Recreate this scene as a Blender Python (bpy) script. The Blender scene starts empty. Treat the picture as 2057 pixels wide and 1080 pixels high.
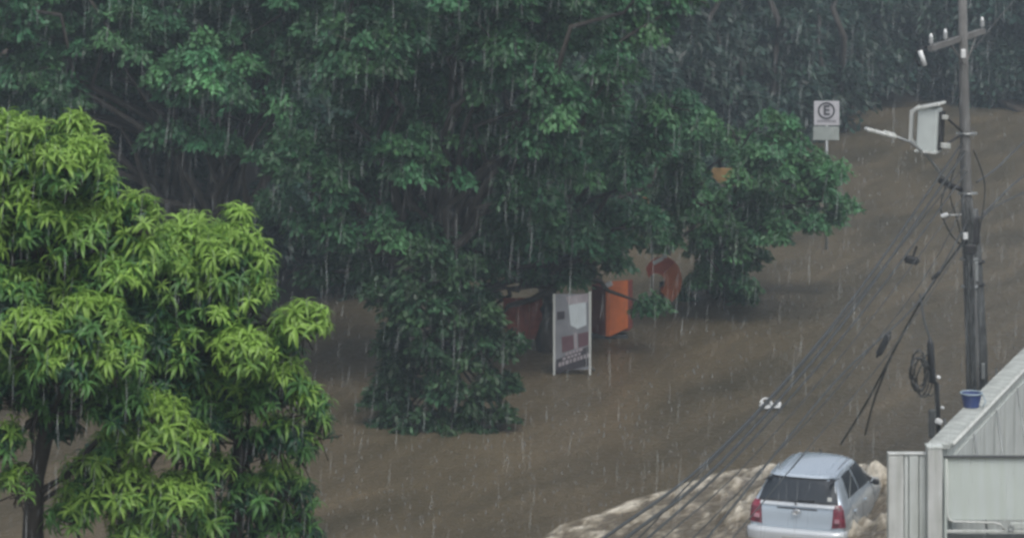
import bpy, bmesh, math, random
import numpy as np
from mathutils import Vector, Matrix
from mathutils.bvhtree import BVHTree
from mathutils import noise as mnoise

random.seed(7)
rng = np.random.default_rng(7)
SC = bpy.context.scene
COL = SC.collection

# ------------------------------------------------------------------ camera, light, exposure
F, CX, HY, HC = 5500.0, 1028.5, -350.0, 13.0       # focal length in photo pixels, centre column, horizon row, camera height
cam = bpy.data.cameras.new('camera')
cam.sensor_width = 36.0
cam.lens = F / 2057.0 * 36.0
cam.shift_y = (HY - 540.0) / 2057.0
cam.clip_start = 0.5
cam.clip_end = 3000
co = bpy.data.objects.new('camera', cam)
co.location = (0, 0, HC)
co.rotation_euler = (math.radians(90), 0, 0)
COL.objects.link(co)
SC.camera = co

SUN_EL, SUN_AZ = math.radians(60), math.radians(160)
w = bpy.data.worlds.new('World'); SC.world = w; w.use_nodes = True
nt = w.node_tree
bg = nt.nodes['Background']
sky = nt.nodes.new('ShaderNodeTexSky'); sky.sky_type = 'NISHITA'; sky.sun_disc = False
sky.sun_elevation = SUN_EL; sky.sun_rotation = SUN_AZ; sky.dust_density = 4.0; sky.air_density = 1.0
hs = nt.nodes.new('ShaderNodeHueSaturation'); hs.inputs['Saturation'].default_value = 0.42
nt.links.new(sky.outputs[0], hs.inputs['Color']); nt.links.new(hs.outputs[0], bg.inputs[0])
bg.inputs[1].default_value = 0.13
sl = bpy.data.lights.new('sun', 'SUN'); sl.energy = 0.9; sl.angle = math.radians(25); sl.color = (1, .98, .94)
so = bpy.data.objects.new('sun', sl)
sd = Vector((math.sin(SUN_AZ) * math.cos(SUN_EL), math.cos(SUN_AZ) * math.cos(SUN_EL), math.sin(SUN_EL)))
so.rotation_euler = sd.to_track_quat('Z', 'Y').to_euler(); so.location = (0, 0, 60)
COL.objects.link(so)
vs = SC.view_settings
vs.view_transform = 'Standard'; vs.look = 'None'; vs.gamma = 1.0; vs.exposure = 0.4; vs.use_curve_mapping = False
SC.cycles.filter_width = 2.9
SC.cycles.max_bounces = 8
SC.cycles.diffuse_bounces = 3
SC.cycles.volume_bounces = 1
SC.cycles.transparent_max_bounces = 16

# ------------------------------------------------------------------ helpers
def P(px, py, d=None, z=None):
    """photo pixel + distance (or height) -> place in the world"""
    if d is None:
        d = F * (HC - z) / (py - HY)
    return Vector(((px - CX) * d / F, d, HC - (py - HY) * d / F))

def tag(o, label=None, cat=None, group=None, kind=None):
    if label: o['label'] = label
    if cat: o['category'] = cat
    if group: o['group'] = group
    if kind: o['kind'] = kind
    return o

def empty(name, loc, label, cat, group=None, rz=0.0):
    o = bpy.data.objects.new(name, None); o.location = loc; o.rotation_euler = (0, 0, rz)
    COL.objects.link(o); o.empty_display_size = .2
    return tag(o, label, cat, group)

def link(name, me, mat=None, parent=None, loc=None):
    o = bpy.data.objects.new(name, me); COL.objects.link(o)
    if mat is not None and len(me.materials) == 0: me.materials.append(mat)
    if parent: o.parent = parent
    if loc is not None: o.location = loc
    return o

def mesh_np(name, V, Fc, col=None, smooth=False):
    V = np.asarray(V, dtype=np.float32); Fc = np.asarray(Fc, dtype=np.int32)
    me = bpy.data.meshes.new(name)
    k = Fc.shape[1]
    me.vertices.add(len(V)); me.vertices.foreach_set('co', V.ravel())
    me.loops.add(Fc.size); me.loops.foreach_set('vertex_index', Fc.ravel())
    me.polygons.add(len(Fc)); me.polygons.foreach_set('loop_start', np.arange(0, Fc.size, k, dtype=np.int32))
    me.update(calc_edges=True)
    if smooth: me.polygons.foreach_set('use_smooth', np.ones(len(Fc), dtype=bool))
    if col is not None:
        a = me.color_attributes.new('tint', 'FLOAT_COLOR', 'POINT')
        c = np.ones((len(V), 4), dtype=np.float32); c[:, :3] = col
        a.data.foreach_set('color', c.ravel())
    me.validate()
    return me

class MB:
    """collects shapes into one mesh"""
    def __init__(s): s.bm = bmesh.new()
    def box(s, c, size, rot=None, bevel=0):
        M = Matrix.Translation(Vector(c)) @ (rot if rot is not None else Matrix.Identity(4)) @ Matrix.Diagonal((size[0], size[1], size[2], 1))
        r = bmesh.ops.create_cube(s.bm, size=1, matrix=M)
        if bevel:
            es = list({e for v in r['verts'] for e in v.link_edges})
            bmesh.ops.bevel(s.bm, geom=es, offset=bevel, segments=2, affect='EDGES', profile=.5)
        return s
    def tube(s, pts, rad, n=8, cap=True):
        pts = [Vector(p) for p in pts]
        rs = rad if hasattr(rad, '__len__') else [rad] * len(pts)
        rings = []; up = Vector((0, 0, 1))
        for i, p in enumerate(pts):
            t = (pts[min(i + 1, len(pts) - 1)] - pts[max(i - 1, 0)]).normalized()
            a = t.cross(up)
            if a.length < 1e-3: a = t.cross(Vector((1, 0, 0)))
            a.normalize(); b = t.cross(a).normalized()
            rings.append([s.bm.verts.new(p + (a * math.cos(q) + b * math.sin(q)) * rs[i]) for q in [2 * math.pi * k / n for k in range(n)]])
        for i in range(len(rings) - 1):
            for k in range(n):
                s.bm.faces.new((rings[i][k], rings[i][(k + 1) % n], rings[i + 1][(k + 1) % n], rings[i + 1][k]))
        if cap:
            s.bm.faces.new(rings[0][::-1]); s.bm.faces.new(rings[-1])
        return s
    def prism(s, outline, y0, y1, M=None):
        """outline of (x, z) swept from y0 to y1"""
        M = M or Matrix.Identity(4)
        a = [s.bm.verts.new(M @ Vector((x, y0, z))) for x, z in outline]
        b = [s.bm.verts.new(M @ Vector((x, y1, z))) for x, z in outline]
        n = len(a)
        s.bm.faces.new(a); s.bm.faces.new(b[::-1])
        for k in range(n): s.bm.faces.new((a[k], b[k], b[(k + 1) % n], a[(k + 1) % n]))
        return s
    def torus(s, c, R, r, ax='Y', seg=24, n=8, sx=1, sz=1, a0=0, a1=2 * math.pi):
        pts = []
        full = abs(a1 - a0 - 2 * math.pi) < 1e-6
        for i in range(seg + 1):
            a = a0 + (a1 - a0) * i / seg
            u, v = R * math.cos(a) * sx, R * math.sin(a) * sz
            pts.append(Vector(c) + (Vector((u, 0, v)) if ax == 'Y' else Vector((0, u, v)) if ax == 'X' else Vector((u, v, 0))))
        return s.tube(pts, r, n, cap=not full)
    def build(s, name, mat, parent=None, smooth=False, loc=None):
        bmesh.ops.recalc_face_normals(s.bm, faces=s.bm.faces)
        me = bpy.data.meshes.new(name); s.bm.to_mesh(me); s.bm.free()
        if smooth: me.polygons.foreach_set('use_smooth', [True] * len(me.polygons))
        return link(name, me, mat, parent, loc)

# ------------------------------------------------------------------ materials
def mat(name, base, rough=.6, metal=0, spec=.5, n_scale=0, n_amt=.25, bump=0, b_scale=30, dark=None, coat=0, stain=0):
    m = bpy.data.materials.new(name); m.use_nodes = True
    t = m.node_tree; p = t.nodes['Principled BSDF']
    p.inputs['Base Color'].default_value = (*base, 1); p.inputs['Roughness'].default_value = rough
    p.inputs['Metallic'].default_value = metal; p.inputs['Specular IOR Level'].default_value = spec
    p.inputs['Coat Weight'].default_value = coat
    tc = t.nodes.new('ShaderNodeTexCoord')
    if n_scale:
        n = t.nodes.new('ShaderNodeTexNoise'); n.inputs['Scale'].default_value = n_scale; n.inputs['Detail'].default_value = 6
        t.links.new(tc.outputs['Object'], n.inputs['Vector'])
        r = t.nodes.new('ShaderNodeValToRGB'); r.color_ramp.elements[0].position = .3; r.color_ramp.elements[1].position = .7
        d = dark or tuple(c * (1 - n_amt) for c in base)
        r.color_ramp.elements[0].color = (*d, 1); r.color_ramp.elements[1].color = (*base, 1)
        t.links.new(n.outputs[0], r.inputs[0]); t.links.new(r.outputs[0], p.inputs['Base Color'])
    if stain:
        mp = t.nodes.new('ShaderNodeMapping'); mp.inputs['Scale'].default_value = (9, 9, .7); t.links.new(tc.outputs['Object'], mp.inputs[0])
        n = t.nodes.new('ShaderNodeTexNoise'); n.inputs['Scale'].default_value = 1.0; n.inputs['Detail'].default_value = 5; t.links.new(mp.outputs[0], n.inputs['Vector'])
        r = t.nodes.new('ShaderNodeValToRGB'); r.color_ramp.elements[0].position = .38; r.color_ramp.elements[1].position = .62
        q = 1 - stain; r.color_ramp.elements[0].color = (q, q * 1.01, q * .97, 1); r.color_ramp.elements[1].color = (1, 1, 1, 1); t.links.new(n.outputs[0], r.inputs[0])
        mm = t.nodes.new('ShaderNodeMix'); mm.data_type = 'RGBA'; mm.blend_type = 'MULTIPLY'; mm.inputs[0].default_value = 1
        src = p.inputs['Base Color'].links[0].from_socket; t.links.new(src, mm.inputs[6]); t.links.new(r.outputs[0], mm.inputs[7]); t.links.new(mm.outputs[2], p.inputs['Base Color'])
    if bump:
        n = t.nodes.new('ShaderNodeTexNoise'); n.inputs['Scale'].default_value = b_scale; n.inputs['Detail'].default_value = 5
        t.links.new(tc.outputs['Object'], n.inputs['Vector'])
        b = t.nodes.new('ShaderNodeBump'); b.inputs['Strength'].default_value = bump; b.inputs['Distance'].default_value = .02
        t.links.new(n.outputs[0], b.inputs['Height']); t.links.new(b.outputs[0], p.inputs['Normal'])
    return m

def leaf_mat(name, rough=.42, trans=.35, spec=.4):
    """wet leaves: every leaf has its own tint attribute"""
    m = bpy.data.materials.new(name); m.use_nodes = True
    t = m.node_tree; p = t.nodes['Principled BSDF']; out = t.nodes['Material Output']
    a = t.nodes.new('ShaderNodeAttribute'); a.attribute_name = 'tint'
    n = t.nodes.new('ShaderNodeTexNoise'); n.inputs['Scale'].default_value = 1.3
    tc = t.nodes.new('ShaderNodeTexCoord'); t.links.new(tc.outputs['Object'], n.inputs['Vector'])
    h = t.nodes.new('ShaderNodeHueSaturation')
    mr = t.nodes.new('ShaderNodeMapRange'); mr.inputs[3].default_value = .75; mr.inputs[4].default_value = 1.25
    t.links.new(n.outputs[0], mr.inputs[0]); t.links.new(mr.outputs[0], h.inputs['Value'])
    t.links.new(a.outputs['Color'], h.inputs['Color'])
    t.links.new(h.outputs[0], p.inputs['Base Color'])
    p.inputs['Roughness'].default_value = rough; p.inputs['Specular IOR Level'].default_value = spec
    tr = t.nodes.new('ShaderNodeBsdfTranslucent'); t.links.new(h.outputs[0], tr.inputs[0])
    mx = t.nodes.new('ShaderNodeMixShader'); mx.inputs[0].default_value = trans
    t.links.new(p.outputs[0], mx.inputs[1]); t.links.new(tr.outputs[0], mx.inputs[2]); t.links.new(mx.outputs[0], out.inputs[0])
    return m

M_LEAF = leaf_mat('leaf_wet')
M_MANGO = leaf_mat('mango_leaf', rough=.38, trans=.4)
M_BARK = mat('bark_wet', (.045, .038, .03), .8, n_scale=6, n_amt=.5, bump=.6, b_scale=18)
M_WHITE = mat('white_paint', (.60, .62, .60), .45, stain=.2, n_scale=3, n_amt=.2)
M_WALLW = mat('white_wall_paint', (.62, .66, .64), .6, stain=.24, n_scale=2.2, n_amt=.16, bump=.15, b_scale=25)
M_PANELW = mat('pale_sheet_metal', (.56, .62, .595), .5, stain=.06, n_scale=1.2, n_amt=.10)
M_COPING = mat('weathered_coping', (.46, .49, .46), .75, n_scale=5, n_amt=.45, bump=.3, b_scale=20)
M_JOINT = mat('dark_joint', (.06, .065, .065), .8)
M_CONC = mat('pole_concrete', (.16, .16, .155), .85, n_scale=3, n_amt=.3, bump=.4, b_scale=30)
M_CONCD = mat('pole_dark_wet', (.085, .092, .092), .6, n_scale=4, n_amt=.4)
M_BLACK = mat('black_rubber', (.018, .02, .022), .5)
M_CABLE = mat('cable_sheath', (.04, .043, .042), .35)
M_GALV = mat('galvanised', (.32, .34, .34), .45, metal=.4, n_scale=8, n_amt=.2)
M_CER = mat('ceramic_white', (.68, .7, .7), .25)
M_RED = mat('maroon_board', (.36, .085, .05), .7, n_scale=7, n_amt=.45)
M_ORANGE = mat('orange_paint', (.62, .16, .04), .5, n_scale=5, n_amt=.22)
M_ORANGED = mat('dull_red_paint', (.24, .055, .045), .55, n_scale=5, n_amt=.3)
M_ORANGER = mat('orange_red_paint', (.52, .10, .045), .5, n_scale=5, n_amt=.25)
M_TAN = mat('tan_board', (.38, .24, .10), .7, n_scale=6, n_amt=.3)
M_BLUE = mat('blue_plastic', (.045, .075, .22), .4, n_scale=5, n_amt=.3)
M_BLUEL = mat('pale_blue_rim', (.28, .36, .42), .45)
M_SILVER = mat('silver_car_paint', (.50, .58, .66), .26, metal=.35, spec=.6, coat=.6)
M_BUMPER = mat('silver_bumper_paint', (.60, .64, .67), .34, metal=.3, coat=.4)
M_GLASS = mat('tinted_glass', (.03, .038, .048), .3, spec=.3)
M_TRIM = mat('black_trim', (.02, .02, .022), .5)
M_TAIL = mat('red_lens', (.30, .03, .06), .2, n_scale=11, dark=(.07, .01, .02), coat=.5)
M_RIB = mat('roof_rail_grey', (.22, .25, .28), .4, metal=.4)
M_LENS = mat('pale_pink_lens', (.42, .22, .26), .25)
M_CHROME = mat('chrome', (.7, .72, .74), .2, metal=.9)
M_EARTH = mat('wet_earth', (.06, .045, .03), .9, n_scale=.8, n_amt=.4, bump=.5, b_scale=3)

# ------------------------------------------------------------------ ground and flood water
g = mesh_np('ground', [(-1500, -200, -.6), (1500, -200, -.6), (1500, 2500, -.6), (-1500, 2500, -.6)], [(0, 1, 2, 3)])
tag(link('ground', g, M_EARTH), kind='structure')

def water_mat():
    m = bpy.data.materials.new('muddy_flood_water'); m.use_nodes = True
    t = m.node_tree; p = t.nodes['Principled BSDF']; L = t.links
    tc = t.nodes.new('ShaderNodeTexCoord')
    mr_ = t.nodes.new('ShaderNodeMapping'); mr_.inputs['Rotation'].default_value = (0, 0, math.radians(-66)); L.new(tc.outputs['Object'], mr_.inputs[0])
    mp = t.nodes.new('ShaderNodeMapping'); mp.inputs['Scale'].default_value = (.22, 1, 1)
    L.new(mr_.outputs[0], mp.inputs[0])
    n1 = t.nodes.new('ShaderNodeTexNoise'); n1.inputs['Scale'].default_value = .55; n1.inputs['Distortion'].default_value = .6; n1.inputs['Detail'].default_value = 7; n1.inputs['Roughness'].default_value = .6
    L.new(mp.outputs[0], n1.inputs['Vector'])
    r = t.nodes.new('ShaderNodeValToRGB')
    r.color_ramp.elements[0].position = .32; r.color_ramp.elements[0].color = (.062, .053, .034, 1)
    r.color_ramp.elements[1].position = .68; r.color_ramp.elements[1].color = (.130, .104, .066, 1)
    L.new(n1.outputs[0], r.inputs[0]); L.new(r.outputs[0], p.inputs['Base Color'])
    p.inputs['Roughness'].default_value = .28; p.inputs['Specular IOR Level'].default_value = .3; p.inputs['IOR'].default_value = 1.33
    # rain rings + chop
    v = t.nodes.new('ShaderNodeTexVoronoi'); v.inputs['Scale'].default_value = 3.2; L.new(tc.outputs['Object'], v.inputs['Vector'])
    mt = t.nodes.new('ShaderNodeMath'); mt.operation = 'MULTIPLY'; mt.inputs[1].default_value = 42; L.new(v.outputs['Distance'], mt.inputs[0])
    sn = t.nodes.new('ShaderNodeMath'); sn.operation = 'SINE'; L.new(mt.outputs[0], sn.inputs[0])
    n2 = t.nodes.new('ShaderNodeTexNoise'); n2.inputs['Scale'].default_value = 7; n2.inputs['Detail'].default_value = 5
    mp2 = t.nodes.new('ShaderNodeMapping'); mp2.inputs['Scale'].default_value = (1, .6, 1)
    L.new(tc.outputs['Object'], mp2.inputs[0]); L.new(mp2.outputs[0], n2.inputs['Vector'])
    ad = t.nodes.new('ShaderNodeMath'); ad.operation = 'MULTIPLY_ADD'; ad.inputs[1].default_value = .12
    L.new(sn.outputs[0], ad.inputs[0]); L.new(n2.outputs[0], ad.inputs[2])
    n3 = t.nodes.new('ShaderNodeTexNoise'); n3.inputs['Scale'].default_value = 1.6; n3.inputs['Detail'].default_value = 3; L.new(mp.outputs[0], n3.inputs['Vector'])
    a2 = t.nodes.new('ShaderNodeMath'); a2.operation = 'MULTIPLY_ADD'; a2.inputs[1].default_value = 1.3; L.new(n3.outputs[0], a2.inputs[0]); L.new(ad.outputs[0], a2.inputs[2]); ad = a2
    b = t.nodes.new('ShaderNodeBump'); b.inputs['Strength'].default_value = .75; b.inputs['Distance'].default_value = .07
    L.new(ad.outputs[0], b.inputs['Height']); L.new(b.outputs[0], p.inputs['Normal'])
    return m
M_WATER = water_mat()
wv = mesh_np('flood_water', [(-1500, -200, 0), (1500, -200, 0), (1500, 2500, 0), (-1500, 2500, 0)], [(0, 1, 2, 3)])
tag(link('flood_water', wv, M_WATER), kind='structure')

# wooded bank beyond the trees
bank = [(-900, 640), (-300, 690), (0, 700), (300, 660), (600, 600), (900, 545), (1200, 440), (1450, 345), (1650, 262), (1760, 200), (1830, 205), (1900, 190), (1960, 200), (2040, 225), (2200, 210), (2420, 190)]
bankW = [P(x, y, z=0) for x, y in bank]
bankW = [Vector((-60, 60, 0)), Vector((-35, 62, 0))] + bankW[2:]
V = []; Fc = []
for i, p in enumerate(bankW):
    away = Vector((-.35, 1, 0)).normalized()
    for j, (dist, z) in enumerate([(-1.5, -.5), (0, .02), (2, .5), (6, 1.6), (16, 4), (45, 9), (120, 14)]):
        q = p + away * dist; V.append((q.x, q.y, z + .3 * mnoise.noise(Vector((q.x * .3, q.y * .3, 0))) * (j > 0)))
for i in range(len(bankW) - 1):
    for j in range(6): Fc.append((i * 7 + j, (i + 1) * 7 + j, (i + 1) * 7 + j + 1, i * 7 + j + 1))
tag(link('earth_bank', mesh_np('earth_bank', V, Fc, smooth=True), M_EARTH), kind='structure')

# ------------------------------------------------------------------ foliage
def unit(a): return a / np.maximum(np.linalg.norm(a, axis=-1, keepdims=True), 1e-6)

def leaves(C, D, L, W, tint, fold=.25):
    """folded rhombic leaves: centres C, axis D, length L, width W"""
    n = len(C)
    U = np.tile(np.array([0, 0, 1.]), (n, 1)) + rng.normal(0, .45, (n, 3))
    S = unit(np.cross(D, U)); N = unit(np.cross(S, D))
    L = L[:, None]; W = W[:, None]
    base = C - D * L * .5
    tip = C + D * L * .5 - N * L * .12
    a = C + S * W * .5 - N * W * fold; b = C - S * W * .5 - N * W * fold
    V = np.stack([base, a, tip, b], 1).reshape(-1, 3)
    i = np.arange(n)[:, None] * 4
    Fc = np.concatenate([i + [0, 1, 2], i + [0, 2, 3]], 1).reshape(-1, 3)
    col = np.repeat(tint, 4, 0)
    return V, Fc, col

def crown(blobs, tint, leafL=.19, leafW=.085, dens=1.0, tufts=1.0, tuft_r=.36, per=120, droop=.55):
    """blobs: (x, y, z, r[, bright]); each carries umbrella-shaped tufts of leaves, with gaps between"""
    Cs, Ds, Ts = [], [], []
    for bl in blobs:
        c = np.array(bl[:3]); r = bl[3]; br = bl[4] if len(bl) > 4 else 1.0
        nt_ = max(6, int(38 * tufts * (r / 1.2) ** 2))
        d = unit(rng.normal(0, 1, (nt_, 3))); d[:, 2] = np.where(d[:, 2] < -.45, -d[:, 2], d[:, 2])
        rr = r * rng.uniform(.30, 1.08, (nt_, 1))
        tc = c + d * rr * np.array([1, 1, .85])
        for k in range(nt_):
            m = int(per * dens * rng.uniform(.5, 1.4)); tr = tuft_r * rng.uniform(.6, 1.35)
            q = unit(rng.normal(0, 1, (m, 3))) * (rng.uniform(0, 1, (m, 1)) ** .55)
            q[:, 2] = np.where(q[:, 2] < 0, q[:, 2] * .5, q[:, 2])
            rad = np.linalg.norm(q[:, :2], axis=1)
            pos = tc[k] + q * tr * np.array([1.15, 1.15, .7]) - np.stack([rad * 0, rad * 0, rad ** 2 * tr * .55], 1)
            ax = unit(q * np.array([1, 1, .3]) + d[k] * .35 + rng.normal(0, .35, (m, 3)) + np.array([0, 0, -droop]))
            tt = rng.normal(1, .16, (m, 1)) * rng.uniform(.55, 1.45) * br
            hue = rng.uniform(-.12, .12)
            t = np.array(tint) * tt * np.array([1 + hue, 1, 1 - hue])
            Cs.append(pos); Ds.append(ax); Ts.append(np.clip(t, .004, .5))
    C = np.concatenate(Cs); D = np.concatenate(Ds); T = np.concatenate(Ts)
    n = len(C)
    return leaves(C, D, rng.uniform(.7, 1.3, n) * leafL, rng.uniform(.7, 1.3, n) * leafW, T)

def limb(mb, a, b, r0, r1, n=6, wob=.12, seg=5):
    a = Vector(a); b = Vector(b); L = (b - a).length; pts = []; rs = []
    for i in range(seg + 1):
        t = i / seg
        p = a.lerp(b, t) + Vector((random.uniform(-1, 1), random.uniform(-1, 1), random.uniform(-.4, .6))) * wob * L * .3 * (0 < i < seg)
        p.z += math.sin(t * math.pi) * .06 * L
        pts.append(p); rs.append(r0 + (r1 - r0) * t)
    mb.tube(pts, rs, n)

def px_blobs(lst, d, spread=.0):
    out = []
    for b in lst:
        x, y, r = b[:3]; br = b[3] if len(b) > 3 else 1.0; dd = d + (b[4] if len(b) > 4 else random.uniform(-2.6, 2.2))
        p = P(x, y, dd); out.append((p.x, p.y, p.z, r * dd / F, br))
    return out

def tree(name, base_px, d, blobs, label, tint, trunk_r=.22, group=None, **kw):
    bp = P(base_px[0], base_px[1], z=-.5) if d is None else P(base_px[0], base_px[1], d)
    bp.z = -.6
    root = empty(name, bp, label, 'tree', group)
    cen = Vector((0, 0, 0))
    for b in blobs: cen += Vector(b[:3])
    cen /= len(blobs); cen.z = min(cen.z, 5.0)
    top = Vector((bp.x + (cen.x - bp.x) * .45, bp.y + (cen.y - bp.y) * .45, max(2.0, cen.z * .55)))
    mb = MB(); limb(mb, (0, 0, 0), top - bp, trunk_r * 1.25, trunk_r * .8, 10, .08, 7)
    mb.build('trunk', M_BARK, root, smooth=True)
    mb = MB()
    for b in blobs:
        limb(mb, top - bp - Vector((0, 0, random.uniform(0, .6))), Vector(b[:3]) - bp, trunk_r * .42, .025, 6, .3, 6)
        for k in range(3):
            e = Vector(b[:3]) + Vector((random.uniform(-1, 1), random.uniform(-1, 1), random.uniform(-.3, .8))) * b[3] * .8
            limb(mb, Vector(b[:3]) - bp, e - bp, .035, .012, 4, .3, 3)
    mb.build('branches', M_BARK, root, smooth=True)
    V, Fc, col = crown(blobs, tint, **kw)
    V = V - np.array(bp)
    link('crown', mesh_np('crown', V, Fc, col), M_LEAF, root)
    return root

GRP_W = 'tall dark green trees over the flooded pavement'
DK = (.050, .140, .060)
A = px_blobs([(440, 170, 120, 1.8, -2.2), (560, 215, 55, 1.7, -2.2), (425, 285, 50, 1.6, -2.2), (350, 180, 70, 1.7, -2.2), (500, 110, 90, 1.1), (250, 70, 110), (110, 110, 110, 1.1), (20, 60, 120),
              (560, 40, 120), (380, -40, 140), (90, 210, 80, 1.1), (190, 190, 80), (640, 100, 90, .9), (200, -60, 130), (20, -70, 130), (650, -50, 120), (20, 200, 80),
              (-120, 60, 140), (-120, -90, 150), (-110, 220, 110), (260, 160, 90, .9), (470, 60, 110, .9), (150, 20, 120), (560, 130, 80, .9), (480, 250, 70, 1.0), (330, 280, 60, .9), (300, 90, 90), (560, -70, 130), (60, 150, 90)], 69)
tree('leafy_tree', (600, 720), 68, A, 'dark green tree at upper left with a brighter rounded clump in its middle', DK, .3, GRP_W, dens=1.0)
B = px_blobs([(760, 40, 130), (880, 130, 130, .95), (800, 200, 110), (1030, 60, 130), (1160, 60, 120, 1.15), (1230, 150, 55, 1.35, -1.5), (1280, 40, 90, 1.2), (1380, 0, 60, 1.45), (1330, -70, 100),
              (700, 150, 90, .85), (830, 340, 100, 1.1), (720, 400, 85, 1.1), (690, 480, 55, 1.1), (770, 470, 40, 1.7, -1.5), (950, 270, 110), (1070, 170, 80, 1.25, -1.6), (1110, 230, 65, 1.25, -1.6), (1000, 170, 80, 1.15, -1.4),
              (990, 350, 90, .95), (640, 300, 80, .85), (900, -60, 150), (1090, -70, 150), (740, -80, 130), (900, 420, 70, .9), (660, 380, 70), (610, 440, 50, .9), (620, 490, 55, .75, 2), (700, 545, 55, .75, 2), (550, 430, 60, .75, 2), (655, 555, 40, .7, 2), (760, 540, 50, .8, 1), (820, 420, 70, .9), (1000, 90, 90), (900, 230, 110, .9), (800, 270, 100, .95), (1120, 330, 90, 1), (1050, 400, 80, .9), (850, 480, 60, .9), (1200, 220, 70, 1.1), (760, 120, 120, .85), (990, -10, 120, 1), (570, 330, 70, .75), (1060, 280, 70, 1)], 64)
tree('leafy_tree', (792, 800), None, B, 'huge dark green tree in the middle, dark trunk in the water beside the leafy bush', DK, .34, GRP_W)
Cc = px_blobs([(1000, 520, 75, 1.1), (1120, 490, 85, 1.1), (1230, 470, 80), (930, 530, 50, 1.1), (1150, 390, 80, 1.05), (1250, 360, 75, 1.15), (1170, 545, 36), (1085, 560, 36), (1020, 440, 75),
               (1200, 300, 80, 1.15), (1310, 455, 45), (1235, 525, 26, 1), (1300, 300, 70, 1.2), (1370, 290, 50, 1.2), (1210, 230, 60, 1.1), (1340, 220, 60, 1.15), (1265, 440, 50, 1), (1180, 450, 80, 1), (1060, 480, 70, 1.05), (960, 470, 70, 1), (1302, 612, 15, .9, -1), (880, 570, 60, .9, -1), (935, 620, 45, .85), (968, 650, 32, .85), (990, 545, 38, 1), (1150, 560, 36, 1, -1), (1220, 510, 45, 1), (950, 590, 50, .9), (975, 600, 34, .9), (965, 665, 34, .8), (1060, 540, 40, 1), (900, 500, 60, .9)], 68.5)
tree('leafy_tree', (1098, 745), None, Cc, 'dark green tree spreading low branches just above the poster board and orange cabinet', (.050, .140, .062), .24, GRP_W)
Dd = px_blobs([(1420, 420, 75, 1), (1405, 500, 50, .95), (1440, 540, 55, .8), (1410, 560, 30, .8), (1530, 305, 45, 1.15), (1600, 285, 42, 1.35), (1560, 290, 40, 1.3), (1500, 330, 40, 1.2), (1535, 410, 55, 1.3), (1655, 380, 38, 1.4),
               (1610, 425, 45, 1.0), (1490, 470, 60, .85), (1560, 470, 45, .9), (1380, 370, 50, 1.1), (1470, 400, 45, 1.1), (1430, 300, 45, 1.2), (1490, 530, 45, .75), (1640, 330, 36, 1.0), (1590, 370, 40), (1540, 350, 50, 1), (1340, 420, 70, 1), (1340, 360, 60, 1.1), (1425, 575, 40, .8), (1500, 420, 60, 1.05), (1590, 440, 34, .95), (1660, 400, 36, 1.1), (1440, 480, 70, .9), (1400, 260, 45, 1.1), (1480, 560, 42, .75), (1515, 520, 36, .8), (1460, 590, 26, .6), (1540, 470, 60, .85), (1600, 330, 50, 1.2), (1540, 370, 60, 1.1), (1680, 350, 26, 1.3), (1630, 390, 45, 1.2), (1640, 450, 24), (1695, 415, 22, 1.1), (1485, 356, 10, 1.1, -3.5), (1375, 440, 45, 1, -3), (1390, 380, 45, 1.1, -3), (1375, 330, 45, 1.1, -3), (1345, 490, 32, 1, -3), (1500, 598, 20, .8), (1380, 600, 18, .8), (1670, 440, 18), (1540, 240, 26, 1.3), (1480, 280, 36, 1.2), (1580, 250, 24, 1.4)], 74, )
tree('leafy_tree', (1425, 620), None, Dd, 'smaller dark green tree at right with lumpy boughs reaching to the white parking sign', (.060, .160, .066), .2, GRP_W, dens=.9, tuft_r=.3)

# leafy bush standing in the water
E = px_blobs([(840, 640, 60, 1, 0), (905, 660, 50, 1, 0), (865, 720, 60, 1, 0), (845, 790, 45, 1, 0.3), (905, 790, 58, 1, 0), (940, 730, 40, 1, 0), (890, 850, 42, 1, 0), (845, 850, 40, 1, 0), (935, 840, 36, .9, 0), (820, 580, 50, 1, 0.5), (765, 610, 42, .9, .5), (800, 670, 34, .9, .6), (970, 790, 24, .8, 0), (800, 730, 34, .8, .6), (900, 600, 50, 1, .4), (960, 680, 40, .9, .3), (800, 820, 26, .8, .4), (910, 555, 60, 1, .3), (850, 530, 60, 1, .3), (965, 640, 48, .9, .3), (1000, 700, 28, .8, .3), (985, 760, 22, .7, .2), (790, 760, 26, .7, .6), (780, 700, 30, .7, .6), (860, 580, 60, 1, .3), (762, 862, 18, .9, .3), (1008, 830, 18, .9, 0), (965, 878, 20, .9, -.3), (820, 885, 20, .9, -.4), (905, 890, 22, 1, -.5), (1020, 770, 16, .8, .2), (755, 800, 18, .8, .5), (1030, 690, 18, .8, .4)], 59)
tree('leafy_bush', (885, 868), None, E, 'dark green leafy bush standing in the brown water in front of the dark trunk', (.036, .088, .036), .07, None, dens=.85, tuft_r=.3)['category'] = 'bush'

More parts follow.
